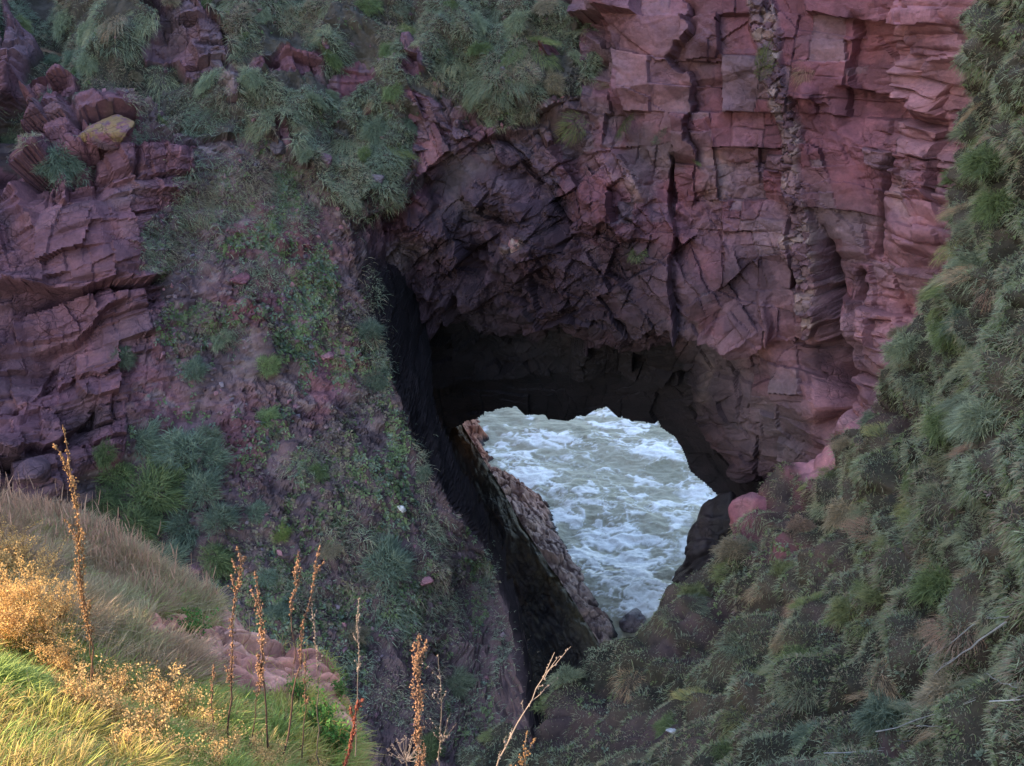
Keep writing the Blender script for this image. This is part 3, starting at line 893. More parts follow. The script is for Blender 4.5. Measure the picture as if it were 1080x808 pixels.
def boulder(name, loc, size, seed, c1, c2, mat=M_ROCK, planes=14, soft=10, rough=0.06, rot=(0, 0, 0), src=None):
    V, T = src or ICO5
    g = np.random.default_rng(seed)
    n = g.normal(size=(planes, 3))
    n /= np.linalg.norm(n, axis=1, keepdims=True)
    hh = g.uniform(0.62, 1.0, planes)
    d = V @ n.T
    inv = np.maximum(d, 1e-3) / hh
    r = (np.sum(inv ** soft, axis=1)) ** (-1 / soft)
    r = np.minimum(r, 1.3)
    f = fbm(V[:, 0] * 2.2 + seed, V[:, 1] * 2.2 + V[:, 2] * 1.7, 5, seed)
    f2 = fbm(V[:, 2] * 3 + seed, V[:, 0] * 3 - V[:, 1] * 2, 4, seed + 3)
    lay = np.sin(V[:, 2] * 9 + 3 * f) * 0.3
    P = V * (r + rough * (f * 2 + f2 + lay))[:, None] * np.array(size)
    P = P @ np.array(Euler(rot).to_matrix()).T
    C = lerp(np.array(c1), np.array(c2), sst(-0.3, 0.3, f2 + 0.4 * f))
    o = obj(name, mesh(name, P, None, T, C, mat), None, loc)
    return o


o = boulder("boulder", at(760, 592, 32.8), (1.5, 1.2, 2.15), 24, DARK * 0.6, DARK * 1.3, M_WET, 26, 16, 0.15, (0.2, 0.35, 0.4), ICO6)
tag(o, "black wet boulder standing in the mouth of the arch beside the surf", "boulder")
o = boulder("boulder", at(797, 556, 29.2), (0.9, 0.8, 0.9), 5, PINK * 0.9, RED * 1.1, M_ROCK, 11, 18, 0.07, (0.1, -0.3, 0.2))
tag(o, "smooth pink boulder at the foot of the cliff above the black boulder", "boulder")
o = boulder("boulder", atz(668, 656, 0.25), (0.62, 0.6, 0.55), 8, GREY * 0.5, GREY * 0.8, M_WET, 14, 12, 0.08)
tag(o, "small dark grey rock awash at the bottom end of the surf", "boulder")
o = boulder("boulder", at(550, 258, 36.0), (0.36, 0.3, 0.36), 33, PINK, PALE * 0.8, M_ROCK, 10, 14, 0.03)
tag(o, "pale square block sticking out of the dark face above the arch", "boulder")

# the dark slab that leans across the left of the passage
c0, c1 = at(486, 444, 42.0), at(652, 708, 35.6)
d0, d1 = at(420, 640, 36.5), at(560, 800, 31.5)
S, T_ = np.meshgrid(np.linspace(-0.15, 1.12, 260), np.linspace(-1.0, 1.0, 300), indexing="ij")
crest = c0 + (c1 - c0) * S[..., None]
down = (d0 - c0) * (1 - S[..., None]) + (d1 - c1) * S[..., None]
back = np.array([0.6, 3.2, -5.5])
Pm = crest + np.where(T_[..., None] > 0, down * np.abs(T_[..., None]), back * np.abs(T_[..., None]))
nn = np.cross(down[0, 0], c1 - c0)
nn /= np.linalg.norm(nn)
if nn[1] > 0:
    nn = -nn
sb, srn, se = blocks(S * 9, T_ * 7, 1.4, 0.9, 0.3, 601, 0.8, 0.3, 0.06, 0.3, 2.5)
hh = 0.22 * fbm(S * 6, T_ * 5, 5, 603, 0.6) * 2 + 0.16 * sb - 0.25 * np.exp(-(T_ / 0.03) ** 2)
hh += 0.25 * fbm(S * 5, S * 0, 4, 607)
Pm = Pm + nn * hh[..., None] + np.array([0, 0, 1]) * (0.3 * fbm(S * 7, S * 0 + 2, 4, 605))[..., None]
C = lerp(DARK * 0.42, DARK * 0.75, srn)
C = lerp(C, np.array([0.04, 0.03, 0.015]), 0.8 * np.exp(-(T_ / 0.12) ** 2))
C = lerp(C, np.array([0.20, 0.085, 0.03]), np.exp(-((S - 0.02) / 0.10) ** 2 - (T_ / 0.10) ** 2))  # warm sunlight on the far tip, painted into the rock as orange
o = obj("rock_slab", mesh("rock_slab", Pm, gridfaces(*S.shape), None, C.reshape(-1, 3), M_WET))
tag(o, "black leaning rock slab crossing the lower left of the arch", "rock slab")

# low rocks along the water outside
wl = np.array([atz(a, b_, 0.0)[:2] for a, b_ in [(498, 436), (506, 452), (516, 478), (534, 514), (552, 519), (574, 530), (596, 566), (606, 590), (622, 622), (640, 652), (656, 678), (668, 700)]])
xs = np.arange(-6, 5.5, 0.05)
ys = np.arange(33, 61, 0.05)
X, Yg = np.meshgrid(xs, ys, indexing="ij")
o_ = np.argsort(wl[:, 1])
xw = np.interp(Yg, wl[o_, 1], wl[o_, 0]) + 0.5 * fbm(Yg * 0.9, Yg * 0, 4, 701)
inl = xw - X
sb, sr, se = blocks(X, Yg, 0.9, 0.7, 0.5, 703, 1.0, 0.5, 0.08, 0.35, 2.4)
sb2, sr2, se2 = blocks(X, Yg, 0.32, 0.28, 0.2, 704, 1.0, 0.5, 0.1, 0.35, 2.4)
Zr = np.where(inl > 0, 0.62 * inl + 0.25 * np.sqrt(np.maximum(inl, 0)), 0.8 * inl) + sst(-0.6, 0.5, inl) * (0.45 * sb + 0.16 * sb2 + 0.2 * fbm(X * 1.2, Yg * 1.2, 4, 705))
sl_ = ((X - c0[0]) * (c1[1] - c0[1]) - (Yg - c0[1]) * (c1[0] - c0[0])) / np.hypot(c1[0] - c0[0], c1[1] - c0[1])
if ((0 - c0[0]) * (c1[1] - c0[1]) - (60 - c0[1]) * (c1[0] - c0[0])) < 0:
    sl_ = -sl_
Zr = Zr - 6 * (1 - sst(-0.6, 0.6, sl_))
Zr = np.maximum(Zr, -1.5)
C = lerp(np.array([0.20, 0.125, 0.11]), np.array([0.34, 0.235, 0.205]), sr2 * 0.6 + 0.4 * sr)
C = lerp(C, np.array([0.30, 0.12, 0.07]), sst(44, 54, Yg) * 0.8)  # far end tinted orange red, sunlight put into the colour
C = lerp(C, DARK * 1.3, 1 - sst(0.05, 0.35, Zr))
C = C * (0.55 + 0.45 * sst(0, 0.1, se))[..., None]
o = obj("reef", mesh("reef", np.stack([X, Yg, Zr], -1), gridfaces(*X.shape), None, C.reshape(-1, 3), M_ROCK))
tag(o, "knobbly pinkish brown rock shelf along the left edge of the surf", "reef", None)

# unseen headland, added and shaped so that its shadow covers the cove
SUN_EL, SH = R(36), np.array([-0.954, -0.30])
g = np.linspace(0, 1, 90)
S, T_ = np.meshgrid(g, g, indexing="ij")
hx = np.array([-0.30, 0.954])
a0 = SHADE_A0 = 8.25
A_ = a0 + S * 72
D_ = 66 + (T_ - 0.5) * 40
ph = A_[..., None] * hx + D_[..., None] * SH
hz = 122 * sst(0, 0.45, T_) * (1 - sst(0.55, 1.0, T_)) * (0.8 + 0.2 * sst(0, 0.2, S)) + 4 * fbm(S * 6, T_ * 6, 4, 801) * sst(0, 0.1, S)
PH = np.stack([ph[..., 0], ph[..., 1], hz - 2], -1)
end = np.stack([ph[0, :, 0], ph[0, :, 1], np.full(90, -2.0)], -1)
Vh = np.concatenate([PH.reshape(-1, 3), end])
qe = np.stack([np.arange(89), np.arange(1, 90), 8100 + np.arange(1, 90), 8100 + np.arange(89)], -1)
C = np.tile(SOIL, (len(Vh), 1))
shade_hill = obj("shade_hill", mesh("shade_hill", Vh, np.concatenate([gridfaces(90, 90), qe]), None, C, M_EARTH))
tag(shade_hill, None, None, None, "structure")

# the clifftop, plus an unseen rise added behind the camera to block skylight
S, T_ = np.meshgrid(np.linspace(-70, 75, 140), np.linspace(0, 70, 90), indexing="ij")
yb_ = 0.9 - T_
zb_ = 27.6 + 0.25 * np.maximum(-S, 0) * (S > -25) + 6.2 * (S <= -25) + 36 * sst(3, 42, T_) - 0.02 * np.maximum(S, 0) + 1.2 * fbm(S * 0.08, T_ * 0.08, 4, 811) * sst(2, 12, T_)
shade_hill2 = obj("shade_hill", mesh("shade_hill", np.stack([S, yb_, zb_], -1), gridfaces(*S.shape), None, np.tile(np.array([0.09, 0.10, 0.05]), (S.size, 1)), M_EARTH))
tag(shade_hill2, None, None, None, "structure")

# ------------------------------------------------------------------ vegetation
def blade_arrays(P, dirn, L, W, drop, c0, c1, segs=(0.0, 0.4, 0.75, 1.0)):
    """flat tapering blades: P root, dirn start direction, drop vector that bends the tip"""
    n = len(P)
    side = np.cross(dirn, rng.normal(size=(n, 3)))
    side /= np.linalg.norm(side, axis=1, keepdims=True) + 1e-9
    V, C = [], []
    for t in segs:
        p = P + dirn * (L * t)[:, None] + drop * (L * t * t)[:, None]
        c = c0 + (c1 - c0) * t
        if t < 1:
            w = (W * (1 - 0.55 * t))[:, None] * side * 0.5
            V += [p - w, p + w]
            C += [c, c]
        else:
            V.append(p)
            C.append(c)
    k = len(V)
    V = np.stack(V, 1).reshape(-1, 3)
    C = np.stack(C, 1).reshape(-1, 3)
    b0 = (np.arange(n) * k)[:, None]
    q = [b0 + np.array([[2 * i, 2 * i + 1, 2 * i + 3, 2 * i + 2]]) for i in range(len(segs) - 2)]
    last = 2 * (len(segs) - 2)
    t = b0 + np.array([[last, last + 1, last + 2]])
    return V, np.concatenate(q), t, C


def unit(a):
    return a / (np.linalg.norm(a, axis=-1, keepdims=True) + 1e-9)


def sample(S, wgt, n):
    p = wgt.ravel().astype(float)
    i = rng.choice(len(p), n, p=p / p.sum())
    return i


def pick(pal, k):
    return np.array(pal)[k]


UP = np.array([0, 0, 1.0])
GREEN = np.array([0.165, 0.215, 0.090])
TEAL = np.array([0.175, 0.225, 0.155])
SAGE = np.array([0.255, 0.295, 0.185])
STRAW = np.array([0.400, 0.335, 0.220])
BROWN = np.array([0.290, 0.210, 0.155])
LIME = np.array([0.250, 0.320, 0.090])


def inframe(S, m=40):
    return (S["px"] > -m) & (S["px"] < 1080 + m) & (S["py"] > -m) & (S["py"] < 808 + m)


def onsurf(S, x, y, PP=None, off=0.0):
    d = np.hypot(S["qx"] - x, S["qy"] - y)
    dist = S["P"][..., 1] + 1e3 * (d > 5)
    i = np.unravel_index(np.argmin(dist + d * 0.02), d.shape)
    return S["P"][i] + S["N"][i] * off, S["N"][i]


for S in (B, Cc, D):
    S["qx"], S["qy"] = where(S["P"])
A_ = dict(P=PA, N=normals(PA, 1), qx=qx, qy=qy)
if A_["N"][..., 1].mean() > 0:
    A_["N"] = -A_["N"]


def turf(S, wgt, n, L0, L1, W0, W1, pal, droop, key=71, cell=0.8, upw=0.6, spread_=0.5, ax=(0, 2), tipmix=0.35, cells=None, root=0.85):
    """grass in tufts: blades of one tuft share tint, length and lie"""
    i = sample(S, wgt, n)
    P = S["P"].reshape(-1, 3)[i] + rng.normal(0, 0.02, (n, 3))
    Nn = S["N"].reshape(-1, 3)[i]
    a, b = P[:, ax[0]], P[:, ax[1]]
    e, du, dv, cu, cv = voro(a / cell + 0.6 * fbm(a, b, 2, key), b / cell + 0.6 * fbm(b, a, 2, key + 1), key, 2.0)
    k = hsh(cu, cv, 9, key)
    k2 = hsh(cu, cv, 10, key)
    if cells is not None:
        k = cells.ravel()[i]
    rad = np.zeros((n, 3))
    rad[:, ax[0]], rad[:, ax[1]] = du, dv
    d = unit(Nn * (1 - upw) + UP * upw + rad * 0.9 + rng.normal(0, spread_, (n, 3)) * 0.6)
    L = (L0 + (L1 - L0) * k2) * rng.uniform(0.5, 1.2, n)
    W = rng.uniform(W0, W1, n)
    out = Nn.copy()
    out[:, 2] = 0
    drop = (np.array([0, 0, -1.0]) * droop + out * droop * 0.35) * rng.uniform(0.5, 1.3, n)[:, None]
    pal = np.array(pal)
    kk_ = np.clip(((k + 0.5 * fbm(a * 0.5, b * 0.5, 2, key + 3) + rng.normal(0, 0.07, n)) * len(pal)).astype(int), 0, len(pal) - 1)
    c = pal[kk_] * rng.uniform(0.7, 1.3, n)[:, None]
    return blade_arrays(P, d, L, W, drop, c * root, c * (1 - tipmix) + STRAW * tipmix)


def join(lst):
    V, Q, T, C, o = [], [], [], [], 0
    for v, q, t, c in lst:
        V.append(v)
        Q.append(q + o)
        T.append(t + o)
        C.append(c)
        o += len(v)
    return np.concatenate(V), np.concatenate(Q), np.concatenate(T), np.concatenate(C)


# turf on the right slope
fr = inframe(Cc, 60)
w_ = fr * (Cc["over"] < 0.5) * np.clip(1.05 - 0.66 * Cc["bare"], 0, 2) / (1 + 0.004 * (np.maximum(Cc["P"][..., 1] - 10, 0)) ** 2)
w_ = w_ * (0.16 + 0.84 * sst(0.06, 0.34, Cc["he"]))
g_ = turf(Cc, w_, 190000, 0.08, 0.22, 0.009, 0.018, [SAGE * 1.6, GREEN * 1.7, STRAW * 1.2, TEAL * 1.6, SAGE * 1.8, GREEN * 1.8, BROWN * 1.35, SAGE * 1.6, TEAL * 1.7, GREEN * 1.6, STRAW * 1.25, SAGE * 1.6], 0.75, 71, 0.75, 0.4, 0.5, (1, 2), 0.25, Cc["hr"], 0.7)
o = obj("grass", mesh("grass", g_[0], g_[1], g_[2], g_[3], M_GRASS))
tag(o, "shaggy green and straw grass covering the right slope", "grass", None, "stuff")
# turf on the upper left slope
fr = inframe(B, 60)
w_ = fr * (B["over"] < 1.2) * (B["top"] * sst(-0.16, 0.06, B["fs"] + 0.10) + 0.0)
patch = blobs(B["wx"], B["wy"], [(215, 215, 34, 40), (185, 260, 50, 26), (300, 215, 40, 50), (60, 172, 26, 16), (390, 340, 18, 50), (400, 395, 16, 40), (448, 495, 12, 30), (455, 560, 14, 40), (500, 600, 14, 30), (440, 640, 60, 40), (480, 740, 50, 50),
                                 (150, 130, 30, 16), (270, 145, 30, 16), (130, 92, 40, 16), (210, 105, 40, 22), (240, 200, 20, 24), (285, 300, 24, 16), (235, 355, 20, 16), (370, 205, 34, 26), (415, 195, 18, 20), (520, 700, 22, 40), (420, 600, 50, 20), (320, 620, 30, 20), (350, 700, 40, 26), (410, 750, 50, 26), (330, 490, 24, 16), (300, 215, 26, 40), (500, 780, 50, 24), (370, 560, 24, 20)])
w_ = np.maximum(w_, 0.9 * fr * patch * (B["over"] < 1.0))
w_ = w_ * (1 - 0.97 * (B["rk"] > 0.5) * (patch < 0.6))
g_ = turf(B, w_, 170000, 0.10, 0.30, 0.010, 0.020, [TEAL * 1.6, SAGE * 1.5, STRAW * 1.2, SAGE * 1.7, TEAL * 1.4, SAGE * 1.4, STRAW * 1.1, BROWN * 1.4, SAGE * 1.5, TEAL * 1.6], 0.7, 81, 0.95, 0.4, 0.6, (0, 2))
o = obj("grass", mesh("grass", g_[0], g_[1], g_[2], g_[3], M_GRASS))
tag(o, "long drooping grey green grass hanging over the upper left slope", "grass", None, "stuff")
# turf on the near bank
fr = inframe(D, 60)
brown = blobs(D["wx"], D["wy"], [(110, 610, 120, 60, 20), (60, 560, 90, 40), (180, 680, 60, 30)])
w_ = fr * (D["over"] < 0.3) * (1 - D["pk"] * (0.985 - 0.7 * sst(0.2, 0.3, fbm(D["P"][..., 0] * 2.2, D["P"][..., 1] * 2.2, 3, 77)))) * np.clip(4.0 / D["P"][..., 1], 0, 1) ** 1.0
wa = w_ * (1 - 0.85 * brown)
g1_ = turf(D, wa, 100000, 0.10, 0.30, 0.004, 0.009, [np.array([0.30, 0.38, 0.08]), np.array([0.42, 0.46, 0.10]), np.array([0.52, 0.46, 0.10]), np.array([0.58, 0.40, 0.13]), np.array([0.36, 0.44, 0.09]), np.array([0.60, 0.42, 0.14]), np.array([0.34, 0.42, 0.09])], 0.5, 91, 0.30, 0.6, 0.7, (0, 1), 0.12)
g2_ = turf(D, w_ * brown, 55000, 0.16, 0.40, 0.003, 0.008, [np.array([0.58, 0.40, 0.22]), np.array([0.54, 0.34, 0.20]), np.array([0.50, 0.30, 0.19]), np.array([0.44, 0.40, 0.18]), np.array([0.60, 0.44, 0.25])], 0.35, 93, 0.35, 0.7, 0.55, (0, 1), 0.3)
g_ = join([g1_, g2_])
o = obj("grass", mesh("grass", g_[0], g_[1], g_[2], g_[3], M_GRASS))
tag(o, "sunlit green and golden grass on the near bank", "grass", None, "stuff")
# reddish flowering grass along the crest of the bank
near_edge = fr * (D["over"] < 0.15) * np.exp(-((ye - D["P"][..., 1]) / 0.8) ** 2) * (D["px"] < 235) * (1 - D["pk"])
i = sample(D, near_edge, 2200)
P = D["P"].reshape(-1, 3)[i]
n = len(P)
d = unit(UP + rng.normal(0, 0.16, (n, 3)))
L = rng.uniform(0.15, 0.34, n) * np.where(rng.uniform(size=n) < 0.12, 1.6, 1.0)
c = np.array([0.46, 0.27, 0.18]) * rng.uniform(0.7, 1.3, n)[:, None]
s1 = blade_arrays(P, d, L, np.full(n, 0.004), rng.normal(0, 0.12, (n, 3)), c * 0.8, c)
tipP = P + d * (L * 0.72)[:, None]
s2 = blade_arrays(tipP, unit(d + rng.normal(0, 0.1, (n, 3))), L * 0.34, np.full(n, 0.013), rng.normal(0, 0.1, (n, 3)), c * 1.1, c * 1.2)
s_ = join([s1, s2])
o = obj("grass", mesh("grass", s_[0], s_[1], s_[2], s_[3], M_GRASS))
tag(o, "reddish flowering grass along the crest of the near bank", "grass", None, "stuff")


# low leafy weeds on the soil
def rosettes(P, Nn, size, col, leaves=7, lobes=0.45):
    n = len(P)
    Pm_ = np.repeat(P, leaves, 0)
    Nm = np.repeat(Nn, leaves, 0)
    s = np.repeat(size, leaves) * rng.uniform(0.6, 1.2, n * leaves)
    t = unit(np.cross(Nm, rng.normal(size=Nm.shape)))
    d = unit(t + Nm * rng.uniform(0.1, 0.9, (len(Nm), 1)))
    w = unit(np.cross(d, Nm))
    root = Pm_ + Nm * 0.01
    a = root + d * (s * 0.15)[:, None]
    b1_ = root + d * (s * 0.6)[:, None] + w * (s * lobes * 0.5)[:, None]
    b2_ = root + d * (s * 0.6)[:, None] - w * (s * lobes * 0.5)[:, None]
    e = root + d * s[:, None] - np.array([0, 0, 0.2]) * s[:, None]
    V = np.stack([a, b1_, e, b2_], 1).reshape(-1, 3)
    Q_ = np.arange(len(V)).reshape(-1, 4)
    c = np.repeat(np.repeat(col, leaves, 0) * rng.uniform(0.75, 1.25, (n * leaves, 1)), 4, 0)
    return V, Q_, np.zeros((0, 3), int), c


weed = blobs(B["wx"], B["wy"], [(300, 220, 45, 60), (340, 300, 40, 60), (360, 430, 40, 70), (300, 400, 70, 60), (380, 520, 60, 90), (320, 500, 60, 90), (400, 640, 80, 90), (300, 640, 80, 80), (470, 720, 70, 80), (250, 260, 60, 40), (210, 320, 60, 60), (420, 480, 40, 90), (470, 620, 40, 80)])
w_ = inframe(B, 40) * np.maximum(weed, 0.16) * (1 - B["rk"]) * (1 - 0.6 * B["top"]) * sst(-0.05, 0.3, fbm(B["X"] * 1.1, B["Z"] * 1.1, 4, 17) + 0.15 * weed) * (B["over"] < 0.06)
i = sample(B, w_, 10000)
pal = np.array([GREEN * 1.1, SAGE * 0.85, TEAL * 1.1, GREEN, np.array([0.22, 0.19, 0.12]), GREEN * 1.0, STRAW * 0.6, np.array([0.20, 0.15, 0.13])])
P = B["P"].reshape(-1, 3)[i]
cc = pal[np.clip(((fbm(P[:, 0] * 0.9, P[:, 2] * 0.9, 3, 29) + 0.5 + rng.normal(0, 0.16, len(P))) * 8).astype(int), 0, 7)]
r_ = rosettes(P, B["N"].reshape(-1, 3)[i], rng.uniform(0.05, 0.15, len(P)), cc)
o = obj("ground_cover", mesh("ground_cover", r_[0], r_[1], None, r_[3], M_GRASS))
tag(o, "tiny pale green weeds scattered over the purple soil", "ground cover", None, "stuff")
w_ = inframe(Cc, 40) * (0.25 + Cc["bare"]) * (Cc["bare"] < 1.2) * sst(-0.1, 0.3, fbm(Cc["X"] * 1.2, Cc["Z"] * 1.2, 4, 18)) * (Cc["over"] < 0.4)
i = sample(Cc, w_, 3000)
P = Cc["P"].reshape(-1, 3)[i]
cc = pal[np.clip(((fbm(P[:, 1] * 0.9, P[:, 2] * 0.9, 3, 28) + 0.4 + rng.normal(0, 0.16, len(P))) * 8).astype(int), 0, 7)]
r_ = rosettes(P, Cc["N"].reshape(-1, 3)[i], rng.uniform(0.04, 0.12, len(P)), cc)
o = obj("ground_cover", mesh("ground_cover", r_[0], r_[1], None, r_[3], M_GRASS))
tag(o, "small leafy weeds among the grass of the right slope", "ground cover", None, "stuff")


# loose stones and crumbs on the soil
V_, T0 = ico(1)
V_ = V_ * 1.0


def rubble(P, s, col):
    n = len(P)
    k = V_.shape[0]
    nrm_ = unit(rng.normal(size=(n, 3, 3)))
    d = np.einsum("kc,npc->nkp", V_, nrm_)
    r = 1 / np.maximum(np.max(np.abs(d) / np.array([0.5, 0.75, 1.0]), axis=2), 0.4)
    V = P[:, None] + V_[None] * np.clip(r, 0.4, 1.3)[..., None] * s[:, None, None] * rng.uniform(0.85, 1.15, (n, k, 1))
    T = (np.arange(n) * k)[:, None, None] + T0[None]
    c = np.repeat(col * rng.uniform(0.6, 1.4, (n, 1)), k, 0)
    return V.reshape(-1, 3), T.reshape(-1, 3), c


w_ = inframe(B, 30) * (1 - B["rk"]) * (1 - 0.85 * B["top"]) * (B["over"] < 0.06) * sst(-0.3, 0.3, fbm(B["X"] * 0.8, B["Z"] * 0.8, 3, 27))
i = sample(B, w_, 2200)
P = B["P"].reshape(-1, 3)[i]
sz = 0.022 + 0.10 * rng.uniform(0, 1, len(P)) ** 4
pal_ = np.array([SOIL, PURP, PINK * 0.7, SOIL * 1.4, GREY, PURP * 0.7])
r_ = rubble(P, sz, pal_[rng.integers(0, 6, len(P))])
o = obj("rubble", mesh("rubble", r_[0], None, r_[1], r_[2], M_ROCK, False))
tag(o, "small loose stones strewn over the soil slope", "rubble", None, "stuff")


# ---- tussocks: prototypes share meshes, every tussock is its own object
def tussock_mesh(seed, n, r, L0, L1, W, droop, fan, grey=0.3):
    g = np.random.default_rng(seed)
    ang = g.uniform(0, 2 * np.pi, n)
    rr = r * np.sqrt(g.uniform(0, 1, n))
    P = np.stack([np.cos(ang) * rr, np.sin(ang) * rr, -0.03 + 0.15 * r * (1 - (rr / r) ** 2)], 1)
    d = unit(np.stack([np.cos(ang) * fan * rr / r, np.sin(ang) * fan * rr / r, np.ones(n)], 1) + g.normal(0, 0.22, (n, 3)))
    L = g.uniform(L0, L1, n)
    d = unit(d + np.array([0.3, 0, 0]))
    drop = np.stack([np.full(n, 0.8 * droop), np.zeros(n), np.full(n, -droop)], 1) + np.stack([np.cos(ang), np.sin(ang), 0 * ang], 1) * 0.15 * droop
    c = np.ones((n, 3)) * g.uniform(0.65, 1.3, (n, 1))
    c[g.uniform(size=n) < grey] = np.array([1.5, 1.25, 1.1])
    v, q, t, cl = blade_arrays(P, d, L, g.uniform(W * 0.6, W, n), drop * g.uniform(0.5, 1.2, (n, 1)), c * 0.9, c * np.array([1.25, 1.1, 1.0]))
    return mesh("tussock", v, q, t, cl, M_TUSS)


def dome_mesh(seed, n, r, W):
    g = np.random.default_rng(seed)
    d = g.normal(size=(n, 3))
    d[:, 2] = np.abs(d[:, 2]) * 1.1
    d = unit(d)
    lump = 0.85 + 0.3 * np.sin(d[:, 0] * 4 + seed) * np.cos(d[:, 1] * 5 + seed)
    P = d * r * (g.uniform(0.3, 1, (n, 1)) ** 0.6 * 0.88) * lump[:, None] * np.array([1, 1, 0.85])
    q0 = unit(d * 0.35 + np.array([0.40, 0, 0.40]) + g.normal(0, 0.42, (n, 3)))
    L = r * g.uniform(0.16, 0.36, n)
    c = np.ones((n, 3)) * g.uniform(0.6, 1.3, (n, 1))
    c[g.uniform(size=n) < 0.15] = np.array([1.45, 1.3, 1.15])
    v, q, t, cl = blade_arrays(P, q0, L, g.uniform(W * 0.6, W, n), d * np.array([0.5, 0.5, 0]) + np.array([0, 0, -0.45]) + g.normal(0, 0.12, (n, 3)), c * 0.85, c * 1.15)
    return mesh("cushion", v, q, t, cl, M_TUSS)


TUS_R = [tussock_mesh(900 + k, 480, 0.32, 0.11, 0.27, 0.009, 0.55 + 0.15 * (k % 3), 1.0, 0.15 + 0.1 * (k % 4)) for k in range(7)]
TUS_L = [tussock_mesh(920 + k, 420, 0.45, 0.16, 0.40, 0.015, 0.9 + 0.15 * (k % 3), 0.8, 0.15 + 0.1 * (k % 4)) for k in range(6)]
DOME = [dome_mesh(940 + k, 2200, 0.5, 0.013) for k in range(5)]


def stand(o, P, Nn, scale, lean=0.5, yaw=0.0):
    z = Vector(Nn) * lean + Vector((0, 0, 1)) * (1 - lean)
    z.normalize()
    out = Vector((Nn[0], Nn[1], 0))
    if out.length < 1e-3:
        out = Vector((0, -1, 0))
    x = (out - z * out.dot(z)).normalized()
    y = z.cross(x)
    M = Matrix((x, y, z)).transposed().to_4x4() @ Matrix.Rotation(yaw, 4, "Z")
    o.matrix_world = Matrix.Translation(Vector(P)) @ M @ Matrix.Diagonal((scale[0], scale[1], scale[2], 1))


def tint(o, c, j=0.15):
    f = random.uniform(1 - j, 1 + j)
    o.color = (c[0] * f, c[1] * f, c[2] * f, 1)


def scatter(S, wgt, n, mind):
    pts, nn_, tries = [], [], 0
    idx = sample(S, wgt, n * 14)
    PP, NN = S["P"].reshape(-1, 3)[idx], S["N"].reshape(-1, 3)[idx]
    for p, q_ in zip(PP, NN):
        if all(np.sum((p - o_) ** 2) > mind * mind for o_ in pts[-400:]):
            pts.append(p)
            nn_.append(q_)
            if len(pts) >= n:
                break
    return pts, nn_


KINDS_T = [("green grass tussock", GREEN * 1.1), ("grey green grass tussock", SAGE * 1.15), ("straw coloured dry grass tussock", STRAW * 0.85), ("teal green grass tussock", TEAL * 1.15), ("yellow green grass tussock", np.array([0.26, 0.29, 0.13])), ("brownish wilted grass tussock", BROWN * 1.15)]


def zone_right(x, y):
    v = "top" if y < 270 else ("middle" if y < 540 else "foot")
    return v


w_ = inframe(Cc, -6) * (Cc["over"] < 0.15) * np.clip(1 - Cc["bare"], 0, 1) * sst(-0.35, 0.1, Cc["hum"] + 0.1)
pts, nn_ = scatter(Cc, w_, 150, 0.62)
for p, q_ in zip(pts, nn_):
    x, y = where(p)
    k = random.choices(range(6), (5, 6, 2.5, 4, 3, 1.5))[0]
    o = obj("grass_tussock", random.choice(TUS_R + DOME[:4]))
    s_ = random.uniform(0.75, 1.35)
    stand(o, p, q_, (s_, s_, s_ * random.uniform(0.8, 1.1)), 0.45, random.uniform(-0.6, 0.6))
    tint(o, KINDS_T[k][1])
    z_ = zone_right(x, y)
    tag(o, "%s on the %s of the right slope" % (KINDS_T[k][0], {"top": "steep top", "middle": "middle", "foot": "shady foot"}[z_]), "tussock", "%ss, %s of the right slope" % (KINDS_T[k][0], z_))
w_ = inframe(B, -6) * (B["over"] < 0.3) * B["top"] * (1 - B["rk"]) * sst(-0.4, 0.1, B["fs"] + 0.1)
pts, nn_ = scatter(B, w_, 110, 0.95)
for p, q_ in zip(pts, nn_):
    x, y = where(p)
    k = random.choices(range(6), (3, 6, 3.5, 4, 1.2, 1.5))[0]
    o = obj("grass_tussock", random.choice(TUS_L + DOME))
    s_ = random.uniform(0.55, 1.05)
    stand(o, p, q_, (s_ * random.uniform(0.9, 1.5), s_, s_ * random.uniform(0.7, 1.0)), 0.6, random.uniform(-0.6, 0.6))
    tint(o, KINDS_T[k][1])
    z_ = "above the red slabs" if x < 250 else ("on the grassy top" if y < 110 else "above the soil slope")
    z_ = z_ if x < 440 else "hanging over the arch cliff"
    tag(o, "drooping %s %s" % (KINDS_T[k][0], z_), "tussock", "%ss %s" % (KINDS_T[k][0], z_))

# green cushions on the left slope and grass tufts placed one by one
for x, y, r, lab, c in [
        (152, 462, 24, "small", TEAL), (190, 472, 34, "big", TEAL), (222, 486, 24, "rounded", TEAL * 1.1), (128, 500, 26, "low", GREEN), (168, 522, 40, "broad", GREEN * 0.9), (212, 512, 30, "", TEAL),
        (232, 545, 28, "", TEAL * 0.9), (150, 556, 34, "", GREEN * 0.9), (198, 560, 30, "", TEAL), (180, 592, 28, "", TEAL * 0.9), (232, 590, 26, "", GREEN), (110, 478, 18, "", GREEN * 0.8), (112, 530, 24, "", GREEN * 0.8), (222, 460, 18, "", SAGE * 0.8)]:
    p, q_ = onsurf(B, x, y, off=-0.05)
    o = obj("grass_cushion", random.choice(DOME))
    s_ = r / F * p[1] * 1.1 / 0.5
    stand(o, p, q_, (s_, s_, s_ * 0.9), 0.6, random.uniform(0, 6))
    tint(o, c)
    tag(o, "soft green grass cushion in the clump below the red slabs", "grass cushion", "grass cushions below the red slabs")
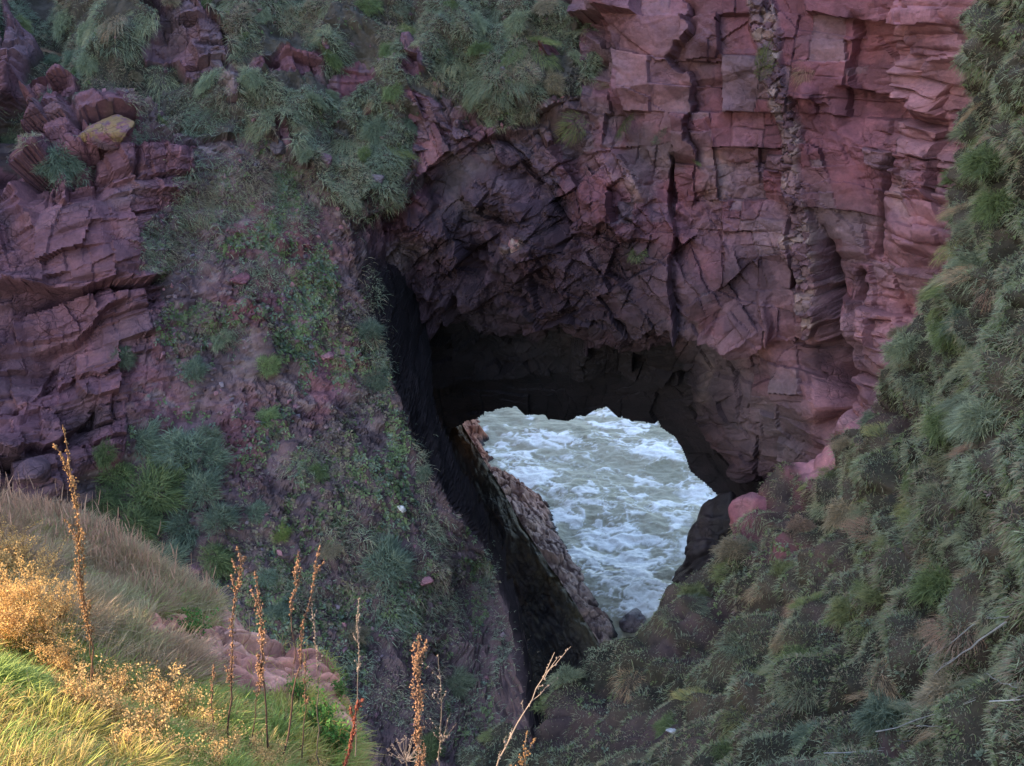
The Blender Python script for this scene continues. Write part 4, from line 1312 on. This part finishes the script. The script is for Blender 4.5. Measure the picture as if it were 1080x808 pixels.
for x, y, r, lab, c in [
        (268, 537, 17, "teal grass cushion just right of the big clump of cushions", TEAL * 1.15), (283, 606, 18, "round teal grass cushion alone above the dry stalks", TEAL * 1.1), (292, 642, 18, "dark teal grass cushion beside the pink rock lip", TEAL * 0.9),
        (298, 562, 13, "small yellow green tuft right of the cushions", LIME * 0.9), (412, 592, 36, "large teal green grass mound low on the soil slope", TEAL * 1.1), (346, 575, 16, "straw coloured tuft beside the teal mound", STRAW * 0.8),
        (283, 388, 15, "bright green tuft in the middle of the soil slope", GREEN * 1.3), (282, 437, 16, "lower bright green tuft in the middle of the soil slope", GREEN * 1.3), (232, 356, 15, "grey tuft right of the red slabs", SAGE), (206, 390, 16, "teal tuft beside the upright red slab", TEAL),
        (62, 172, 24, "teal grass tuft on the red ledges under the lichen boulder", TEAL * 1.1), (135, 378, 15, "brownish grass tuft among the red slabs", SAGE * 0.7), (392, 345, 17, "teal tuft on the edge above the dark chasm, upper of two", TEAL * 0.8), (398, 400, 16, "teal tuft on the edge above the dark chasm, lower of two", TEAL * 0.8),
        (340, 495, 14, "green leafy tuft left of the white stone", GREEN * 1.2), (445, 500, 12, "thin teal tuft beside the dark chasm near the white stone", TEAL * 0.8), (372, 668, 20, "straw and green tuft low between the dry stalks", STRAW * 0.7), (480, 720, 24, "grey green tuft at the foot of the soil slope", SAGE * 0.8), (455, 790, 22, "dark green tuft at the bottom of the gully", GREEN * 0.7)]:
    p, q_ = onsurf(B, x, y, off=-0.04)
    o = obj("grass_tuft", random.choice(DOME))
    s_ = r / F * p[1] * 1.1 / 0.5
    stand(o, p, q_, (s_ * 1.1, s_, s_ * 0.8), 0.6, random.uniform(0, 6))
    tint(o, c)
    tag(o, lab, "grass tuft")
for x, y, r, lab, c in [
        (670, 264, 13, "bright green weed growing alone on the middle of the cliff face", GREEN * 1.3), (803, 72, 20, "green grass tuft left of the pale vein high on the cliff", GREEN * 0.9), (846, 76, 15, "rusty brown tuft right of the pale vein high on the cliff", BROWN * 1.2),
        (660, 132, 18, "dark green tuft on the ledge above the arch face", GREEN * 0.7), (690, 143, 14, "small dark tuft under the smooth red panel", TEAL * 0.7), (738, 170, 8, "tiny green sprig on the cliff below the red panel", GREEN), (603, 136, 20, "green tuft at the edge of the dark cliff face", GREEN * 0.9),
        (572, 38, 20, "bright green tuft at the top beside the red cliff", GREEN * 1.2), (630, 85, 16, "grey straw tuft tucked against the red cliff", STRAW * 0.55)]:
    p, q_ = onsurf(A_, x, y, off=-0.02)
    o = obj("grass_tuft", random.choice(TUS_R))
    s_ = r / F * p[1] * 1.1 / 0.5
    stand(o, p, q_, (s_, s_, s_ * 0.8), 0.6, random.uniform(0, 6))
    tint(o, c)
    tag(o, lab, "grass tuft")

# stones lying on the slopes
for x, y, s_, c, lab in [(420, 536, 0.13, np.array([0.6, 0.58, 0.56]), "white stone lying on the soil slope beside the chasm"), (348, 168, 0.28, PURP * 1.2, "purple block at the foot of the grass"), (453, 612, 0.16, PINK, "pinkish stone on the soil slope below the teal mound"),
                         (400, 186, 0.24, GREY, "grey stone in the grass above the dark chasm"), (292, 158, 0.3, GREY * 0.8, "dark grey boulder under the drooping grass"), (205, 600, 0.2, PINK * 0.8, "pink stone at the top of the near rock lip"), (36, 500, 0.5, PURP * 0.8, "dark purple boulder under the red slabs"),
                         (120, 590, 0.55, PURP * 0.7, "dark boulder just behind the crest of the bank"), (255, 290, 0.22, RED, "red stone loose at the top of the soil slope"), (345, 372, 0.18, PINK * 0.9, "flat pink stone near the edge of the chasm")]:
    p, q_ = onsurf(B, x, y)
    o = boulder("stone", p, (s_ * 1.2, s_, s_ * 0.75), int(x + y), c, c * 0.8, M_ROCK, 12, 12, 0.04, (0, 0, x))
    tag(o, lab, "stone")
p, q_ = onsurf(B, 121, 142)
o = boulder("boulder", p + np.array([0, -0.15, 0.2]), (0.78, 0.6, 0.46), 77, RED * 0.9, PURP, M_ROCK, 14, 10, 0.05, (0.1, -0.1, 0.2), ICO6)
ca = o.data.color_attributes["Col"]
vz = np.array([v.co[:] for v in o.data.vertices])
cv_ = np.zeros(len(vz) * 4, np.float32)
ca.data.foreach_get("color", cv_)
cv_ = cv_.reshape(-1, 4)
lm = sst(-0.1, 0.15, 0.55 * vz[:, 2] - 0.1 * vz[:, 0] + 0.55 * fbm(vz[:, 0] * 5, vz[:, 2] * 5 + vz[:, 1] * 3, 6, 3, 0.65))
cv_[:, :3] = lerp(cv_[:, :3], np.array([0.30, 0.185, 0.060]), lm * 0.75)
ca.data.foreach_set("color", cv_.ravel())
tag(o, "boulder capped with yellow lichen on top of the red ledges", "boulder")
p, q_ = onsurf(Cc, 710, 768)
o = boulder("stone", p, (0.13, 0.08, 0.05), 3, np.array([0.6, 0.6, 0.6]), np.array([0.45, 0.45, 0.45]), M_ROCK, 9, 16, 0.03)
tag(o, "small pale flake lying at the foot of the right slope", "stone")


# ---- dead stems
def tube(path, r0, r1, k=6):
    path = np.array(path)
    n = len(path)
    t = unit(np.gradient(path, axis=0))
    a = unit(np.cross(t, np.array([0.3, 0.9, 0.1])))
    b = np.cross(t, a)
    r = np.linspace(r0, r1, n)[:, None, None]
    an = np.linspace(0, 2 * np.pi, k, endpoint=False)
    V = path[:, None] + r * (a[:, None] * np.cos(an)[None, :, None] + b[:, None] * np.sin(an)[None, :, None])
    i = np.arange(n * k).reshape(n, k)
    j = np.roll(i, -1, 1)
    Q_ = np.stack([i[:-1], j[:-1], j[1:], i[1:]], -1).reshape(-1, 4)
    return V.reshape(-1, 3), Q_


def tubes(lst, k=5):
    V, Q_, o_ = [], [], 0
    for p, a, b in lst:
        v, q = tube(p, a, b, k)
        V.append(v)
        Q_.append(q + o_)
        o_ += len(v)
    return np.concatenate(V), np.concatenate(Q_)


def bend(a, b, n=9, wob=0.03, g=None):
    g = g or rng
    t = np.linspace(0, 1, n)[:, None]
    L_ = np.linalg.norm(np.asarray(b) - a)
    w = np.cumsum(g.normal(0, wob * L_ / n ** 0.5, (n, 3)), 0)
    w -= t * w[-1]
    return np.asarray(a) + (np.asarray(b) - a) * t + w


OCT = np.array([[1, 0, 0], [-1, 0, 0], [0, 1, 0], [0, -1, 0], [0, 0, 1.3], [0, 0, -1.3]])
OCTF = np.array([[0, 2, 4], [2, 1, 4], [1, 3, 4], [3, 0, 4], [2, 0, 5], [1, 2, 5], [3, 1, 5], [0, 3, 5]])


def seeds(P, s, col):
    n = len(P)
    V = P[:, None] + OCT[None] * (s[:, None, None] * rng.uniform(0.6, 1.4, (n, 6, 1)))
    T = (np.arange(n) * 6)[:, None, None] + OCTF[None]
    c = np.repeat(col * rng.uniform(0.65, 1.35, (n, 1)), 6, 0)
    return V.reshape(-1, 3), T.reshape(-1, 3), c


def dock(name, pxb, pxt, Y, label, stem_c, seed_c, head=0.55, dens=420, rad=0.025, branches=6, blen=0.16, bare=False, thick=0.008, Yt=None, extra=None):
    """a dried stalk standing in the bank: a stem with short upright side shoots, each crusted with seeds"""
    a, b = at(*pxb, Y), at(*pxt, Yt or Y)
    t = empty(name, a, label, "dry stalk")
    p = bend(a, b, 14, 0.022) - a
    L_ = np.linalg.norm(b - a)
    lst = [(p, thick, thick * 0.35)]
    shoots = [p[int(14 * (1 - head)):]]
    main = extra or []
    for (pb, pt) in main:
        q = bend(at(*pb, Y), at(*pt, Y), 10, 0.05) - a
        lst.append((q, thick * 0.6, thick * 0.25))
        shoots.append(q[int(10 * (1 - head * 0.9)):])
    for k in range(branches):
        base_ = random.choice(shoots[: 1 + len(main)])
        i0 = random.randrange(0, max(1, len(base_) - 2))
        s0 = base_[i0]
        dirn = unit(base_[min(i0 + 2, len(base_) - 1)] - s0 + 1e-6)
        side = unit(np.array([random.uniform(-1, 1), random.uniform(-0.8, 0.8), random.uniform(-0.2, 0.4)]))
        bl = blen * random.uniform(0.5, 1.2) * L_
        e = s0 + dirn * bl * 0.85 + side * bl * (0.55 if bare else 0.28)
        q = bend(s0, e, 6, 0.06)
        lst.append((q, thick * 0.4, thick * 0.15))
        shoots.append(q)
    v, q = tubes(lst)
    c = np.tile(np.array(stem_c), (len(v), 1)) * rng.uniform(0.85, 1.15, (len(v), 1))
    st = obj("stem", mesh("stem", v, q, None, c, M_STEM), t)
    if dens:
        P_ = []
        lens = np.array([np.linalg.norm(s[-1] - s[0]) for s in shoots])
        for s, l in zip(shoots, lens):
            m_ = max(4, int(dens * l / lens.sum()))
            # seeds sit in whorls with gaps, thinner at the tip
            u = np.sort(np.clip((np.floor(rng.uniform(0, 1, m_) * 22) + rng.normal(0.5, 0.16, m_)) / 22, 0, 1)) * (len(s) - 1)
            i0 = np.minimum(u.astype(int), len(s) - 2)
            pos = s[i0] + (s[i0 + 1] - s[i0]) * (u - i0)[:, None]
            P_.append(pos + rng.normal(0, rad * 0.45, (m_, 3)) * (1.1 - 0.7 * (u / (len(s) - 1)))[:, None])
        P_ = np.concatenate(P_)
        v, tr, c = seeds(P_, rng.uniform(0.0035, 0.0085, len(P_)), np.array(seed_c))
        tag(obj("seed_head", mesh("seed_head", v, None, tr, c, M_STEM, False), t), kind="stuff")
    return t


M_STEM = leaf_mat("dry stems and seeds", 0.15, 0.75)
RUST = np.array([0.29, 0.155, 0.090])
GOLD = np.array([0.36, 0.195, 0.085])
GREYST = np.array([0.25, 0.19, 0.16])
DST = np.array([0.12, 0.07, 0.055])
dock("dock_stalk", (94, 720), (66, 448), 6.3, "tallest dried stalk, golden, rising from the sunny corner", RUST * 0.8, GOLD, 0.75, 900, 0.028, 10, 0.16, extra=[((104, 722), (88, 560))])
dock("dock_stalk", (243, 780), (250, 575), 6.2, "rusty dried stalk in front of the pink rock, left of a group of three", DST, RUST, 0.65, 420, 0.024, 6, 0.10)
dock("dock_stalk", (281, 788), (269, 602), 6.1, "dried stalk with a dense orange seed head, middle of a group of three", DST, RUST * 1.15, 0.55, 560, 0.03, 7, 0.12, extra=[((262, 785), (272, 690))])
dock("dock_stalk", (298, 792), (338, 575), 6.2, "forked rusty dried stalk leaning right, right of a group of three", DST * 1.2, RUST, 0.6, 420, 0.022, 6, 0.10, extra=[((310, 700), (314, 580))])
dock("dock_stalk", (336, 805), (329, 632), 6.3, "thin grey dried stalk behind the forked rusty one", GREYST * 0.7, GREYST, 0.4, 90, 0.014, 5, 0.1, thick=0.005)
dock("dock_stalk", (374, 800), (379, 630), 6.6, "thin pale dried stalk standing at the right end of the pink rock", GREYST, GREYST * 1.1, 0.45, 120, 0.014, 5, 0.1, thick=0.005)
dock("dock_stalk", (363, 812), (378, 738), 6.0, "short dark red dried stalk at the right end of the bank", np.array([0.16, 0.05, 0.035]), np.array([0.24, 0.07, 0.045]), 0.9, 380, 0.02, 5, 0.2, thick=0.012)
dock("dock_stalk", (440, 860), (442, 668), 5.6, "dried stalk with a thick tapering golden brown seed head at the bottom edge", DST * 1.4, RUST * 1.1, 0.8, 1000, 0.034, 16, 0.14)
dock("dock_stalk", (470, 860), (462, 690), 5.8, "thin grey twiggy stalk right of the thick golden seed head", GREYST * 0.8, GREYST, 0.8, 110, 0.014, 12, 0.14, bare=True, thick=0.005)
dock("dock_stalk", (505, 850), (585, 688), 5.4, "bare pale branched stalk leaning far to the right", GREYST * 1.3, GREYST * 1.2, 0.7, 60, 0.012, 8, 0.15, bare=True, thick=0.007)
dock("dock_stalk", (548, 860), (556, 772), 5.2, "short golden seed head at the bottom edge beside the leaning stalk", GREYST, GOLD * 0.8, 0.8, 300, 0.022, 8, 0.2, bare=True, thick=0.005)
dock("dock_stalk", (222, 790), (226, 700), 6.0, "short thin brown stalk between the golden weeds and the pink rock", DST, RUST * 0.8, 0.6, 120, 0.015, 4, 0.12, thick=0.005)
dock("dock_stalk", (318, 800), (322, 690), 6.0, "short dark stalk in the green grass under the forked one", DST, RUST * 0.7, 0.5, 90, 0.014, 4, 0.12, thick=0.005)

# the umbel skeleton
a = at(434, 862, 5.5)
t = empty("dry_umbel", a, "pale skeleton of a flat umbrella seed head at the bottom edge", "dry umbel")
topc = at(428, 802, 5.5) - a
v, q = tube(bend(np.zeros(3), topc, 8, 0.03), 0.006, 0.004)
obj("stem", mesh("stem", v, q, None, np.tile(GREYST, (len(v), 1)), M_STEM), t)
lst, tips = [], []
for k in range(20):
    an, rr_ = k * 2.4, 0.03 + 0.09 * math.sqrt(k / 20)
    e = topc + np.array([math.cos(an) * rr_, math.sin(an) * rr_, 0.115 - 3.0 * rr_ ** 2])
    mid = topc + (e - topc) * 0.5 + np.array([math.cos(an), math.sin(an), 0]) * 0.012
    lst.append((np.array([topc, mid, e]), 0.0022, 0.0012))
    tips.append(e)
    for j in range(5):
        f = e + np.array([random.uniform(-1, 1) * 0.014, random.uniform(-1, 1) * 0.014, random.uniform(0.004, 0.018)])
        lst.append((np.array([e, f]), 0.001, 0.0008))
        tips.append(f)
v, q = tubes(lst, 4)
obj("rays", mesh("rays", v, q, None, np.tile(GREYST * 1.3, (len(v), 1)), M_STEM), t)
v, tr, c = seeds(np.array(tips), np.full(len(tips), 0.0035), GREYST * 1.2)
tag(obj("seed_head", mesh("seed_head", v, None, tr, c, M_STEM, False), t), kind="stuff")

# fallen stems on the right slope
for (x0, y0), (x1, y1), r_, lab in [((1072, 648), (1000, 712), 0.018, "thick bleached stem lying on the right slope, upper one of a crossed pair"), ((1052, 655), (992, 700), 0.012, "thin bleached stem crossing the thick one on the right slope"), ((1076, 640), (1028, 655), 0.010, "short pale stem near the frame edge above the crossed pair"),
                                    ((1042, 705), (1080, 735), 0.010, "pale stem slanting down below the crossed pair"), ((930, 778), (1026, 742), 0.012, "long pale stem lying low on the right slope"), ((975, 758), (1002, 764), 0.007, "short twig beside the long pale stem"), ((1060, 755), (1080, 738), 0.012, "broken pale stem at the right frame edge"), ((878, 808), (930, 792), 0.010, "bleached stem at the bottom of the right slope"), ((955, 795), (975, 780), 0.008, "short bleached twig near the bottom of the right slope")]:
    a, na = onsurf(Cc, x0, y0, off=0.36)
    b, nb_ = onsurf(Cc, x1, y1, off=0.30)
    p = bend(a, b, 10, 0.016) - a
    lst = [(p, r_ * 1.0, r_ * 0.4)]
    if r_ > 0.009:
        e = p[6] + (p[9] - p[6]) * 0.9 + np.array([0.05, 0, 0.08])
        lst.append((bend(p[6], e, 5, 0.05), r_ * 0.35, r_ * 0.15))
    v, q = tubes(lst)
    o = obj("dead_stem", mesh("dead_stem", v, q, None, np.tile(np.array([0.50, 0.48, 0.46]), (len(v), 1)), M_STEM), None, a)
    tag(o, lab, "dead stem")


# ---- golden weeds in the sunlit corner
def weed_mesh(seed, stems, ht, leaves, c, lsize=0.02):
    g = np.random.default_rng(seed)
    lst, lp, ld = [], [], []
    for k in range(stems):
        an = g.uniform(0, 6.28)
        e = np.array([math.cos(an) * g.uniform(0.1, 0.55) * ht, math.sin(an) * g.uniform(0.1, 0.55) * ht, ht * g.uniform(0.6, 1.05)])
        p = bend(np.array([math.cos(an), math.sin(an), 0]) * 0.03, e, 8, 0.06, g)
        lst.append((p, 0.0035, 0.0015))
        for j in range(6):
            s0 = p[g.integers(2, 8)]
            e2 = s0 + g.normal(0, 0.10 * ht / 0.4, 3) + np.array([0, 0, 0.05])
            lst.append((bend(s0, e2, 4, 0.05, g), 0.0018, 0.001))
            for m_ in range(leaves // (stems * 6)):
                f = g.uniform(0.15, 1.05)
                lp.append(s0 + (e2 - s0) * f + g.normal(0, 0.013, 3))
    lp = np.array(lp)
    n = len(lp)
    v, q = tubes(lst, 4)
    ms = mesh("stems", v, q, None, np.tile(np.array([0.28, 0.17, 0.08]), (len(v), 1)), M_STEM)
    d, w = unit(g.normal(size=(n, 3))), g.normal(size=(n, 3))
    w = unit(np.cross(d, w))
    s = g.uniform(0.4, 1.1, n)[:, None] * lsize
    V = np.stack([lp, lp + d * s * 0.6 + w * s * 0.35, lp + d * s * 1.1, lp + d * s * 0.5 - w * s * 0.35], 1).reshape(-1, 3)
    cc_ = np.repeat(np.asarray(c) * g.uniform(0.6, 1.3, (n, 1)), 4, 0)
    ml = mesh("leaves", V, np.arange(len(V)).reshape(-1, 4), None, cc_, M_LEAF)
    return ms, ml


M_LEAF = leaf_mat("dry leaves", 0.45, 0.7)
WG = [weed_mesh(1000 + k, 13, 0.40, 4200, np.array([0.86, 0.53, 0.20]) * (0.9 + 0.05 * k), 0.016) for k in range(4)]
WS = [weed_mesh(1010 + k, 9, 0.24, 1500, np.array([0.86, 0.54, 0.22]), 0.015) for k in range(3)]
for x, y, s_, big in [(8, 640, 1.1, 1), (30, 660, 1.25, 1), (52, 690, 1.1, 1), (-8, 610, 1.0, 1), (18, 600, 0.9, 1), (40, 628, 1.0, 1), (58, 660, 0.8, 1), (10, 690, 1.0, 1), (70, 720, 0.8, 1),
                      (100, 735, 1.0, 0), (125, 742, 1.2, 0), (150, 750, 1.3, 0), (176, 752, 1.3, 0), (198, 762, 1.2, 0), (135, 770, 1.2, 0), (168, 778, 1.2, 0), (210, 790, 1.1, 0), (240, 800, 1.1, 0), (270, 812, 1.0, 0), (290, 815, 0.9, 0), (80, 745, 1.0, 0), (115, 760, 1.0, 0), (150, 800, 1.1, 0), (190, 806, 1.0, 0), (228, 818, 1.0, 0), (330, 822, 0.7, 0)]:
    p, q_ = onsurf(D, x, y)
    lab = "big golden dried bush glowing in the sunny corner of the bank" if big else "low golden dried weed along the sunny edge of the bank"
    t = empty("dry_weed", p, lab, "dry weed", "golden dried bushes in the sunny corner" if big else "low golden weeds on the bank")
    t.rotation_euler = (random.uniform(-0.15, 0.15), random.uniform(-0.15, 0.15), random.uniform(0, 6.28))
    t.scale = (s_, s_, s_)
    ms, ml = random.choice(WG if big else WS)
    obj("stem", ms, t)
    obj("leaves", ml, t)
# green leafy plants at the right end of the bank
M_GL = weed_mesh(1030, 7, 0.26, 700, np.array([0.10, 0.22, 0.05]), 0.03)
for x, y, s_, lab in [(344, 772, 1.2, "bright green leafy plant under the right end of the pink rock"), (352, 792, 1.1, "green leafy plant at the bottom beside the dark red stalk"), (318, 742, 0.9, "small green leafy plant on the pink rock"), (210, 668, 1.0, "green leafy plant in the hollow of the pink rock"), (362, 735, 0.7, "rusty leafed sprig at the tip of the pink rock")]:
    p, q_ = onsurf(D, x, y)
    t = empty("leafy_plant", p, lab, "plant")
    t.scale = (s_, s_, s_)
    t.rotation_euler = (0, 0, random.uniform(0, 6.28))
    obj("stem", M_GL[0], t)
    obj("leaves", M_GL[1], t)


# ------------------------------------------------------------------ light
w = bpy.data.worlds.new("World")
scene.world = w
w.use_nodes = True
nt = w.node_tree
sky = nt.nodes.new("ShaderNodeTexSky")
sky.sky_type = "NISHITA"
sky.sun_disc = False
sky.sun_elevation = SUN_EL
sky.sun_rotation = math.atan2(SH[0], SH[1])
sky.dust_density = 1.0
nt.links.new(sky.outputs[0], nt.nodes["Background"].inputs[0])
nt.nodes["Background"].inputs[1].default_value = 0.78
sl = bpy.data.lights.new("sun", "SUN")
sl.energy = 14.0
sl.angle = R(0.5)
sl.color = (1.0, 0.80, 0.55)
so = bpy.data.objects.new("sun", sl)
COL.objects.link(so)
so.location = (-40, 30, 60)
sd = Vector((SH[0] * math.cos(SUN_EL), SH[1] * math.cos(SUN_EL), math.sin(SUN_EL)))
so.rotation_euler = sd.to_track_quat("Z", "Y").to_euler()

scene.view_settings.view_transform = "Standard"
scene.view_settings.look = "None"
scene.view_settings.exposure = 0
scene.cycles.max_bounces = 4
scene.cycles.diffuse_bounces = 2
scene.cycles.transmission_bounces = 3
scene.cycles.use_denoising = True
